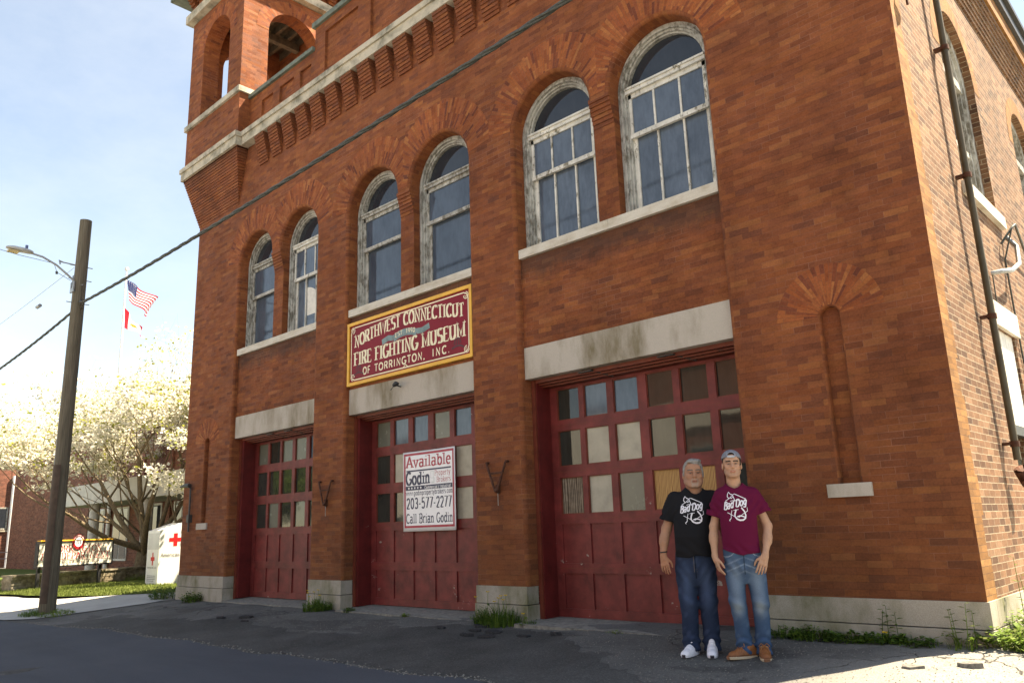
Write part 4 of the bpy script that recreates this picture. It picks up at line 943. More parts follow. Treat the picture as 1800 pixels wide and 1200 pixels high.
m = MB(); m.tube([(.115, 1.60, 1.60), (.12, 1.60, 1.62), (.145, 1.70, 1.50), (.15, 1.60, 1.46)], [.055, .065, .065, .04], 10); m.build('boot', iron, DS)
m = MB(); m.prism([(.002, 9.9), (.30, 9.9), (.30, 9.62), (.18, 9.38), (.06, 9.3), (.002, 9.3)], 1.38, 1.82, 'xz'); m.build('rain_head', brnpipe, DS)
m = MB(); m.tube([(.0, .30, 6.95), (.09, .30, 6.9), (.10, .28, 6.62)], .015, 6); m.tube([(.10, .28, 6.86), (.16, .42, 6.90), (.17, .52, 6.95)], [.02, .05, .03], 7); tag(m.build('iron_hook', iron), 'rusty broken iron hook high on the corner of the sunlit side wall', 'hook')
SB = empty('wire_bracket', (0, 3.2, 4.1), 'curved grey service bracket arching off the sunlit wall above the boarded window', 'bracket')
m = MB(); m.tube([(.02, 2.45, 4.02), (.12, 2.45, 4.02), (.16, 2.9, 4.12), (.17, 3.4, 4.32), (.14, 3.62, 4.62), (.04, 3.6, 4.78)], .03, 8); m.build('arm', galv, SB)
m = MB(); m.tube([(.02, 3.35, 4.62), (.16, 3.4, 4.82), (.18, 3.55, 4.9), (.10, 4.4, 4.75), (.05, 5.6, 4.55)], .016, 6); m.tube([(.16, 3.38, 4.8), (.03, 3.36, 4.4), (.02, 3.4, 3.2), (.02, 3.5, 2.2)], .012, 6); m.tube([(.03, 2.45, 4.0), (.02, 2.46, 3.66)], .008, 5); m.build('wire', cablem, SB)

# ------------------------------------------------------------------ utility pole, lamp, cables
PX, PY = -18.30, -2.06; PG = ground(PX, PY)
m = MB(); m.tube([(PX, PY, PG-.3), (PX+.02, PY, PG+1), (PX+.05, PY, 3.1), (PX+.09, PY, 6.3), (PX+.12, PY, 8.966)], [.178, .17, .16, .148, .135], 16)
UP = empty('utility_pole', (PX, PY, PG), 'weathered round wooden utility pole standing at the street edge on the left', 'pole')
m.build('shaft', wood_pole, UP)
m = MB(); m.box(PX-.17, PX+.30, PY-.015, PY+.015, 7.247, 7.279)
for z in (6.844, 7.438, 7.778): m.build('bolt', galv, UP); m = MB(); m.tube([(PX+.09, PY-.26, z), (PX+.09, PY+.26, z)], .012, 6)
m.build('bolt', galv, UP); m = MB()
m.box(PX-.03, PX+.2, PY-.17, PY-.14, 7.088, 7.353); m.build('bolt', galv, UP); m = MB(); m.tube([(PX+.05, PY-.165, 1.5), (PX+.08, PY-.15, 5.2)], .008, 5); m.build('bolt', galv, UP)
m = MB(); rows = []
for z in np.linspace(-.1, 2.95, 5): rows.append([(PX+.02+.02*z+.176*math.cos(t), PY+.176*math.sin(t), z) for t in np.linspace(-2.3, -.4, 9)])
m.grid(rows, None, 0, True); m.build('cable_guard', plain('dark_brown_guard', (.07, .045, .03), .7, .2, 8), UP)
ST_L = empty('street_lamp', (PX+.1, PY-.15, 7.459), 'street lamp on a curved arm reaching left from the utility pole', 'street lamp')
m = MB(); m.tube([(PX+.09, PY-.13, 7.375), (PX+.09, PY-.25, 7.481), (PX+.08, PY-.55, 7.703), (PX+.06, PY-.85, 7.841), (PX+.04, PY-1.1, 7.884)], .024, 8); m.tube([(PX+.09, PY-.12, 7.788), (PX+.09, PY-.47, 7.799)], .016, 6); m.tube([(PX+.09, PY-.42, 7.799), (PX+.09, PY-.5, 7.831), (PX+.09, PY-.47, 7.735)], .02, 6); m.box(PX+.06, PY and PX+.12, PY-.17, PY-.13, 7.194, 7.512); m.build('arm', galv, ST_L)
m = MB(); sec = []
for t, w, h, z in ((0, .05, .05, 0), (.08, .085, .07, .005), (.22, .10, .08, .01), (.40, .11, .075, .015), (.50, .09, .05, .02), (.56, .04, .03, .02)):
    y = PY-1.06-t; zz = 7.889+z; sec.append([(PX+.04+w*math.cos(a), y, zz+(h*.55 if math.sin(a) < 0 else h)*math.sin(a)) for a in np.linspace(0, 2*math.pi, 13)[:-1]])
m.grid(sec, None, 0, True, True); m.face(sec[-1]); m.face(sec[0][::-1]); m.build('lamp_head', plain('pale_lamp_housing', (.50, .50, .46), .45, .1, 6, .5, .2), ST_L)
m = MB(); m.box(PX-.045, PX+.125, PY-1.58, PY-1.36, 7.820, 7.860); m.build('lens', plain('lamp_lens', (.55, .42, .18), .25, .1, 6, .6), ST_L)
m = MB(); m.tube([(PX+.04, PY-1.20, 7.947), (PX+.04, PY-1.20, 8.053)], .032, 8); m.build('photocell', plain('blue_photocell', (.09, .12, .24), .4), ST_L)
def sag(p, q, s, n=24): return [Vector(p).lerp(Vector(q), t)-Vector((0, 0, s*4*t*(1-t))) for t in np.linspace(0, 1, n)]
def bundle(pts, rad, n, r2_, pitch):
    m = MB()
    for k in range(n):
        out = []; L = 0
        for i, p in enumerate(pts):
            if i: L += (pts[i]-pts[i-1]).length
            a = 2*math.pi*(k/n)+L*pitch; out.append(p+Vector((0, math.cos(a)*rad, math.sin(a)*rad)))
        m.tube(out, r2_, 6)
    return m
cp = [Vector((PX+.28, PY+.02, 6.812))]
for x, z in ((-14.45, 6.743), (-11.69, 6.759), (-8.82, 6.823), (-5.73, 6.966), (-4.05, 6.998), (-2.78, 6.993), (-0.13, 7.067), (4.12, 7.247), (9.42, 7.566), (16.85, 8.096)): cp.append(Vector((x, PY, z)))
def dense(pts, step=.12):
    out = []
    xs = [p.x for p in pts]; zs = [p.z for p in pts]
    # smooth spline through the support points
    co = np.polyfit(xs, zs, 4)
    n = int((xs[-1]-xs[0])/step)
    for i in range(n+1):
        x = xs[0]+(xs[-1]-xs[0])*i/n; out.append(Vector((x, PY, float(np.polyval(co, x)))))
    return out
CB = bundle(dense(cp), .018, 3, .019, 5.0); tag(CB.build('overhead_cable', cablem), 'thick twisted dark cable running from the pole up across the facade', 'cable')
lp = [Vector(p) for p in sag((PX-.1, PY, 6.717), (-46, PY-.3, 6.929), .9, 120)]
tag(bundle(lp, .020, 3, .018, 5.0).build('overhead_cable', cablem), 'dark twisted cable continuing left from the pole out of the picture', 'cable')
m = MB(); m.tube([(PX+.2, PY, 6.844), (PX+.34, PY, 6.823), (PX+.46, PY, 6.802)], [.02, .06, .03], 8); m.tube([(PX+.12, PY+.04, 6.696), (PX+.28, PY+.02, 6.674), (PX+.5, PY, 6.759)], .016, 6); tag(m.build('cable_clamp', darkm), 'dark clamp holding the thick cable to the wooden pole', 'clamp')
m = MB(); m.tube(sag((PX+.05, PY-.14, 7.735), (-40, PY-.9, 6.876), .25, 20), .006, 5); m.tube([(-20.3, PY-.24, 7.205), (-20.5, PY-.25, 7.194)], .05, 6); tag(m.build('overhead_wire', galv), 'thin pale wire sloping down left from the lamp bracket', 'wire')
m = MB(); m.tube([(PX+.07, PY-.62, 7.735), (PX+.06, PY-.95, 7.756), (PX+.05, PY-1.35, 7.778), (PX, PY-2.6, 7.937), (PX-.2, PY-6, 8.308)], .006, 5); m.tube([(PX+.07, PY-.6, 7.735), (PX+.08, PY-.52, 7.523), (PX+.09, PY-.2, 7.375)], .006, 5); m.tube([(PX+.08, PY-.53, 7.544), (PX+.08, PY-.52, 7.481)], .03, 6); tag(m.build('lamp_wire', cablem), 'thin dark wire looping under the street lamp arm', 'wire')

# ------------------------------------------------------------------ fire department sign, wall, donation bin
Asg, Bsg = Vector((-26.0, -.15, 0)), Vector((-27.3, 2.56, 0)); dv = (Bsg-Asg); SW = dv.length; dv.normalize(); nv = Vector((-dv.y, dv.x, 0)); nv = -nv if nv.x < 0 else nv
FS = empty('fire_department_sign', (-26.65, 1.2, -.25), 'cream fire department signboard with red lettering and round badge beside the dogwood', 'sign')
def PF(a, b, d): p = Asg+dv*a+nv*(.062+d); return (p.x, p.y, b)
def slab(mb, a0, a1, d0, d1, z0, z1, mi=0):
    c = lambda a, d, z: tuple(Asg+dv*a+nv*d+Vector((0, 0, z)))
    for f in ([(a0, d1, z0), (a1, d1, z0), (a1, d1, z1), (a0, d1, z1)], [(a1, d0, z0), (a0, d0, z0), (a0, d0, z1), (a1, d0, z1)], [(a0, d0, z0), (a0, d1, z0), (a0, d1, z1), (a0, d0, z1)], [(a1, d1, z0), (a1, d0, z0), (a1, d0, z1), (a1, d1, z1)], [(a0, d1, z1), (a1, d1, z1), (a1, d0, z1), (a0, d0, z1)], [(a0, d0, z0), (a1, d0, z0), (a1, d1, z0), (a0, d1, z0)]): mb.face([c(*q) for q in f], None, mi)
m = MB(); slab(m, .04, SW-.04, -.04, .06, .51, 1.21); m.build('board', plain('cream_sign_board', (.72, .69, .60), .5, .06, 4), FS)
m = MB(); slab(m, 0, SW, -.05, .08, .46, .51); slab(m, 0, SW, -.05, .08, 1.21, 1.26); slab(m, 0, .04, -.05, .08, .515, 1.205); slab(m, SW-.04, SW, -.05, .08, .515, 1.205); slab(m, .12, .22, -.06, .0, -.4, .455); slab(m, SW-.5, SW-.38, -.06, .0, -.4, .455); m.build('sign_frame', black, FS)
m = MB(); write(m, 'TORRINGTON', PF, .55, .93, .19, 1.95, .15, .075, True, .09); write(m, 'FIRE DEPARTMENT', PF, .15, .69, .21, SW-.3, .15, .075, True, .08); m.build('red_lettering', plain('sign_crimson', (.35, .02, .03), .5, .08, 5), FS)
m = MB(); write(m, 'Litchfield County Dispatch'.replace('h', 'n'), PF, .5, .565, .085, 1.9, .14, .10, False, .1) if False else None
GL['h'] = (.62, [[(.13, 1), (.13, 0)], A_(.31, .44, .18, .24, 170, 0, 8)+[(.49, 0)]], [(.13, 0), (.49, 0), (.08, 1, 1)])
write(m, 'Litchfield County Dispatch', PF, .45, .565, .085, 2.0, .15, .11, False, .1)
ribbon(m, [(.12, .655), (SW-.12, .655)], lambda tx, ty: .012, PF, 0); ribbon(m, [(.12, 1.155), (SW-.12, 1.155)], lambda tx, ty: .012, PF, 0); m.build('dark_lettering', plain('sign_brown', (.12, .03, .03), .5), FS)
def disc(mb, a, b, r, d, mi=0, n=28): mb.face([PF(a+r*math.cos(2*math.pi*k/n), b+r*math.sin(2*math.pi*k/n), d) for k in range(n)], None, mi)
ec = 1.50; m = MB(); disc(m, ec, 1.22, .24, .026); m.build('badge', plain('badge_red', (.36, .018, .025), .5), FS)
m = MB(); disc(m, ec, 1.22, .15, .028); ribbon(m, A_(ec, 1.22, .20, .20, 25, 155, 14), lambda tx, ty: .022, lambda a, b, d: PF(a, b, .029+d), 0); m.build('badge_face', white, FS)
m = MB(); write(m, '111', lambda a, b, d: PF(a, b, .031+d), ec-.105, 1.15, .14, .21, .22, .16, True, .05); m.build('badge_number', black, FS)
m = MB(); slab(m, .06, SW-.06, -.05, .09, 1.262, 1.30); m.build('gold_cap', gold, FS)

wallst = N('stacked_fieldstone'); _f = wallst.noise(7, 5, .65); _v = wallst.n('TexWhiteNoise', _noise_dimensions='3D'); 
wallst.out(wallst.mix(.8, wallst.ramp(wallst.noise(3.1, 3, .6), [(.3, (.13, .105, .07)), (.5, (.24, .20, .14)), (.7, (.36, .32, .25))]), wallst.ramp(_f, [(.3, .5), (.7, 1.3)]), 'MULTIPLY'), .95, .1); wallst.bump(_f, .6, .02); wallst = wallst.m
def stone_wall(P0, P1, h, th, lab):
    P0, P1 = Vector((*P0, 0)), Vector((*P1, 0)); d = (P1-P0); L = d.length; d.normalize(); n_ = Vector((-d.y, d.x, 0)); m = MB(); zb = min(ground(P0.x, P0.y), ground(P1.x, P1.y))-.1; z = zb; hh = 0
    def bx(a0, a1, w0, w1, z0, z1):
        c = lambda a, w, q: tuple(P0+d*a+n_*w+Vector((0, 0, q)))
        for f in ([(a0, w0, z0), (a1, w0, z0), (a1, w0, z1), (a0, w0, z1)], [(a1, w1, z0), (a0, w1, z0), (a0, w1, z1), (a1, w1, z1)], [(a0, w1, z0), (a0, w0, z0), (a0, w0, z1), (a0, w1, z1)], [(a1, w0, z0), (a1, w1, z0), (a1, w1, z1), (a1, w0, z1)], [(a0, w0, z1), (a1, w0, z1), (a1, w1, z1), (a0, w1, z1)]): m.face([c(*q) for q in f])
    while z < zb+.1+h-.06:
        ch = random.uniform(.05, .11); a = 0
        while a < L:
            w = random.uniform(.12, .45); j = random.uniform(-.03, .03); bx(a+.004, min(a+w, L)-.004, -th/2+j, th/2+j, z+.003, z+ch-.004); a += w
        z += ch
    bx(0, L, -th/2+.05, th/2-.05, zb, z)
    a = 0
    while a < L:
        w = random.uniform(.4, .9); bx(a+.004, min(a+w, L)-.004, -th/2-.05, th/2+.05, z+.002, z+.055+random.uniform(-.01, .01)); a += w
    o = m.build('stone_wall', wallst); tag(o, lab, 'wall'); return o
stone_wall((-26.45, -.75), (-28.6, 4.4), .52, .42, 'low dry stacked fieldstone wall behind the fire department sign')

B0 = Vector((-22.95, 2.33, 0)); bz = ground(-23, 2.3)+.03
DB = empty('donation_bin', (-23.2, 3, bz), 'white metal clothing donation bin with red crosses standing on the lawn', 'donation bin')
ux = Vector((-1, .04, 0)).normalized(); uy = Vector((.12, 1, 0)).normalized(); BWd, BD, BH = .95, 1.45, 1.80
def PB(a, b, z): p = B0+ux*a+uy*b; return (p.x, p.y, bz+z)
wm = N('white_bin_steel'); _f = wm.noise(3, 6, .6, wm.mapping((2, 2, .7))); wm.out(wm.ramp(_f, [(.3, (.66, .66, .64)), (.6, (.78, .78, .77))]), .4, .4); wm = wm.m
m = MB(); pr_ = [(0, 0), (BD, 0), (BD, BH+.06), (.62, BH+.06), (0, BH-.16)]
L1 = [PB(0, b, z) for b, z in pr_]; L2 = [PB(BWd, b, z) for b, z in pr_]
m.face(L1); m.face(L2[::-1]); 
m.face([L1[0], L1[4], L2[4], L2[0]][::-1]); m.face([L1[1], L2[1], L2[2], L1[2]]); m.face([L1[2], L2[2], L2[3], L1[3]]); m.face([L1[3], L2[3], L2[4], L1[4]])
m.build('bin_body', wm, DB, fix=True)
PBf = lambda a, b, d: PB(a, -.006-d, b); PBs = lambda a, b, d: tuple(Vector(PB(0, a, b))-ux*(.006+d))
m = MB(); 
for (a, b, c, d) in ((.06, 1.08, .89, 1.57),): m.face([PBf(a, b, 0), PBf(c, b, 0), PBf(c, d, 0), PBf(a, d, 0)][::-1])
m.build('chute_door', plain('pale_grey_steel', (.55, .56, .55), .4, .06, 4), DB)
m = MB(); rcx = plain('red_cross_red', (.60, .015, .02), .45, .05, 5)
def cross(P, a, b, s, sw_=1.0):
    t = s*.30; m.face([P(a-t*sw_, b-s, 0), P(a+t*sw_, b-s, 0), P(a+t*sw_, b+s, 0), P(a-t*sw_, b+s, 0)]); m.face([P(a-s*sw_, b-t, .001), P(a-t*sw_, b-t, .001), P(a-t*sw_, b+t, .001), P(a-s*sw_, b+t, .001)]); m.face([P(a+t*sw_, b-t, .001), P(a+s*sw_, b-t, .001), P(a+s*sw_, b+t, .001), P(a+t*sw_, b+t, .001)])
cross(PBs, .47, 1.36, .19); m.build('cross_emblem', rcx, DB); m = MB(); cross(PBf, .45, .80, .19, .75); m.build('cross_emblem', rcx, DB, fix=False)
m = MB(); write(m, 'American Red Cross', PBs, .06, .86, .10, 1.2, .13, .1, True, .08); m.build('lettering', bpy.data.materials.get('bin_grey_lettering') or plain('bin_grey_lettering', (.16, .16, .17), .5), DB); m = MB(); write(m, 'American Red Cross', lambda a, b, d: PBf(.95-a, b, d), .10, .52, .055, .72, .13, .1, True, .08)
for k in range(4): ribbon(m, [(.12, .30-.05*k), (.78-.1*(k == 3), .30-.05*k)], lambda tx, ty: .014, lambda a, b, d: PBf(.95-a, b, d), 0)
m.build('lettering', bpy.data.materials['bin_grey_lettering'], DB)

# ------------------------------------------------------------------ buildings to the left
FB = empty('fire_department_building', (-40, 7, -.3), 'low modern red brick fire department building behind the blossoming tree', 'building')
m = MB(); m.box(-56, -18, 7, 22, -.5, 7.45); m.build('brick_wall', brick_far, FB)
m = MB(); m.box(-56.12, -17.9, 6.86, 22.1, 7.455, 8.0); m.build('roof_edge', plain('grey_roof_edge', (.20, .20, .19), .6, .1, 3), FB)
m = MB(); m.box(-40.6, -20, 4.9, 6.98, 2.85, 3.75); m.build('canopy', plain('pale_concrete_canopy', (.52, .50, .46), .7, .12, 2), FB)
for x in (-37.3, -31.5, -25.5): m = MB(); m.tube([(x, 5.4, -.4), (x, 5.4, 2.848)], .22, 14); m.build('column', plain('pale_column', (.55, .53, .5), .6) if not bpy.data.materials.get('pale_column') else bpy.data.materials['pale_column'], FB)
for k, x in enumerate((-42.6, -39.6, -36.0, -33.0, -30.0)):
    m = MB(); m.box(x-.12, x+.12, 6.90, 6.99, .0, 7.2); m.build('wall_rib', brick_far, FB)
    m = MB(); m.box(x+.4, x+2.2, 6.95, 6.99, .3, 2.8); f = m.build('window', plain('white_window_frame', (.6, .6, .58), .5) if not bpy.data.materials.get('white_window_frame') else bpy.data.materials['white_window_frame'], FB)
    m = MB(); m.box(x+.5, x+1.25, 6.935, 6.948, .4, 2.7); m.box(x+1.35, x+2.1, 6.935, 6.948, .4, 2.7); m.build('pane', gl_clear, f)
EB = empty('brick_annex', (-66, 9, -.4), 'sunlit plain red brick building at the far left edge with one barred window', 'building')
m = MB(); m.box(-72, -62, 2, 26, -.5, 6.6); m.build('brick_wall', brick_far, EB)
m = MB(); m.box(-72.1, -61.9, 1.9, 26.1, 6.605, 6.85); m.build('roof_edge', bandstone, EB)
m = MB(); m.box(-61.99, -61.93, 7.2, 8.35, 2.25, 3.75); f = m.build('window', winpaint, EB); m = MB(); m.box(-61.94, -61.925, 7.3, 7.74, 2.35, 3.65); m.box(-61.94, -61.925, 7.82, 8.25, 2.35, 3.65); m.build('pane', gl_clear, f)
m = MB(); m.box(-61.99, -61.9, 7.1, 8.45, 2.1, 2.2); m.build('window_sill', bandstone, EB)
m = MB(); m.tube([(-61.85, 8.55, -.4), (-61.85, 8.5, 5.9)], .12, 8); tag(m.build('drain_pipe', white), 'white vertical drain pipe on the sunlit brick building at the far left', 'pipe')
m = MB()
for z in (.35, .75): m.tube([(-58.5, 4, z), (-58.5, 9.2, z)], .025, 6)
for y in np.linspace(4, 9.2, 5): m.tube([(-58.5, y, -.4), (-58.5, y, .75)], .025, 6)
tag(m.build('pipe_railing', galv), 'low grey pipe railing before the far left brick building', 'railing')

# ------------------------------------------------------------------ flagpole and flags
m = MB(); m.tube([(-35.0, 5.2, -.4), (-35.3, 5.2, 13.6)], [.09, .04], 10); m.tube([(-35.3, 5.2, 13.6), (-35.3, 5.2, 13.72)], [.09, .09], 10); tag(m.build('flagpole', plain('white_flagpole', (.68, .68, .66), .4)), 'tall white flagpole rising behind the dogwood tree', 'flagpole')
fred = leafmat('flag_red', (.50, .02, .035), .06, .35); fwhite = leafmat('flag_white', (.80, .80, .80), .04, .4); fblue = leafmat('flag_blue', (.03, .04, .16), .06, .3); fgold = leafmat('flag_gold', (.65, .40, .08), .2, .3)
def flag(name, tl, tr, bl, br, nx, ny, mf, lab, wav):
    tl, tr, bl, br = map(Vector, (tl, tr, bl, br)); m = MB()
    def Q(u, v):
        p = tl.lerp(tr, u).lerp(bl.lerp(br, u), v); return p+Vector((0, wav*math.sin(u*9+v*2.5)*(.2+u), .06*math.sin(u*8+v*4)*u))
    for j in range(ny):
        for i in range(nx): m.face([Q(i/nx, (j+1)/ny), Q((i+1)/nx, (j+1)/ny), Q((i+1)/nx, j/ny), Q(i/nx, j/ny)], None, mf((i+.5)/nx, (j+.5)/ny, j), True)
    return m, Q
m, Q = flag('flag', (-35.22, 5.2, 13.12), (-32.0, 5.35, 11.50), (-34.75, 5.2, 12.0), (-32.45, 5.3, 10.75), 26, 13, lambda u, v, j: 2 if (u < .42 and v < .54) else (0 if j % 2 == 0 else 1), '', .14)
for a in range(6):
    for b in range(5):
        p = Vector(Q(.035+a*.066, .05+b*.1)); s = .042; m.face([p+Vector((-s, -.03, 0)), p+Vector((0, -.03, -s)), p+Vector((s, -.03, 0)), p+Vector((0, -.03, s))], None, 1)
tag(m.build('flag', [fred, fwhite, fblue]), 'red white and blue striped flag with stars flying at the top of the pole', 'flag')
m, Q = flag('flag', (-35.2, 5.2, 11.75), (-33.35, 5.3, 10.35), (-35.05, 5.2, 10.75), (-32.85, 5.3, 9.95), 20, 10, lambda u, v, j: 0 if u < .27 or u > .74 else (2 if (u-.52)**2*2+(v-.55)**2 < .02 else 1), '', .12)
tag(m.build('flag', [fred, fwhite, fgold]), 'red and white flag with a gold emblem drooping lower on the pole', 'flag')

# ------------------------------------------------------------------ dogwood and other trees
def tree(base, h, spread, nl, lab, name, fl, lm, seed, fork=1.1, tr=.26, levels=4, clump=34, cr=.42, leafsz=.055, flat=.34, cat='tree', wide=1.0, group=None):
    rnd = random.Random(seed); T = empty(name, base, lab, cat, group); B = Vector(base); wood = MB(); tips = []
    def grow(p, d, L, r, lev):
        pts = [p]; rs = [r]; q = p.copy(); dd = d.copy(); n = 4
        for i in range(n):
            dd = (dd+Vector((rnd.uniform(-.22, .22), rnd.uniform(-.22, .22), rnd.uniform(-.05, .16)))).normalized(); q = q+dd*L/n; pts.append(q.copy()); rs.append(r*(1-.42*(i+1)/n))
        wood.tube(pts, rs, 7 if lev < 2 else (5 if lev < 3 else 4), False)
        if lev >= levels: tips.append(q); tips.append(pts[2]); return
        if lev >= levels-1: tips.append(q)
        k = rnd.choice((3, 3, 4)) if lev < 2 else rnd.choice((2, 3, 3))
        for j in range(k):
            s = pts[rnd.choice((2, 3, 4))] if j else q
            ax = Vector((rnd.uniform(-1, 1), rnd.uniform(-1, 1), rnd.uniform(-.3, .5))).normalized(); nd = (dd*(1.0 if j else 1.4)+ax*.85).normalized()
            grow(s, nd, L*rnd.uniform(.58, .82), rs[-1]*rnd.uniform(.50, .72), lev+1)
    wood.tube([B-Vector((0, 0, .3)), B+Vector((.02, 0, .25)), B+Vector((.05, 0, fork*.6)), B+Vector((.1, .05, fork))], [tr*1.5, tr*1.15, tr, tr*1.02], 12, False)
    for k in range(nl):
        a = 2*math.pi*(k+rnd.uniform(-.3, .3))/nl; el = R((14, 30, 50, 70)[k % 4]+rnd.uniform(-7, 7)); d = Vector((math.cos(a)*math.cos(el), math.sin(a)*math.cos(el), math.sin(el)))
        grow(B+Vector((.1, .05, fork-.15+.12*(k % 3))), d, spread*rnd.uniform(.50, .62)*(1.0+.32*math.sin(el)), tr*rnd.uniform(.36, .50), 1)
    wood.build('trunk', bark, T)
    lf = MB()
    for t in tips:
        if t.z-B.z > h*1.02: continue
        c = rnd.random(); n = int(clump*rnd.uniform(.5, 1.4)*(.35 if t.z-B.z > h*.80 else 1))
        for k in range(n):
            o = Vector((rnd.gauss(0, 1)*cr*.55, rnd.gauss(0, 1)*cr*.55, rnd.gauss(0, 1)*cr*flat*.55)); p = t+o; s = leafsz*rnd.uniform(.6, 1.3)
            nrm = Vector((rnd.uniform(-.8, .8), rnd.uniform(-.8, .8), rnd.uniform(.2, 1))).normalized(); a = nrm.orthogonal().normalized(); b = nrm.cross(a); th = rnd.uniform(0, 3); a, b = a*math.cos(th)+b*math.sin(th), b*math.cos(th)-a*math.sin(th)
            w = fl(rnd, c, p-B)
            lf.face([p+a*s, p+b*s*.8, p-a*s, p-b*s*.8], None, w)
    lf.build('crown', lm, T); return T
tree((-29.0, 4.3, ground(-29, 4.3)), 9.6, 5.0, 10, 'tall dogwood covered in cream white blossom on the lawn beside the fire station', 'dogwood_tree',
     lambda r, c, p: (1 if r.random() < (.09+.5*(c > .86)) else 0), [bloss_m, spring_m], 11, 1.0, .27, 5, 36, .50, .060, .26)
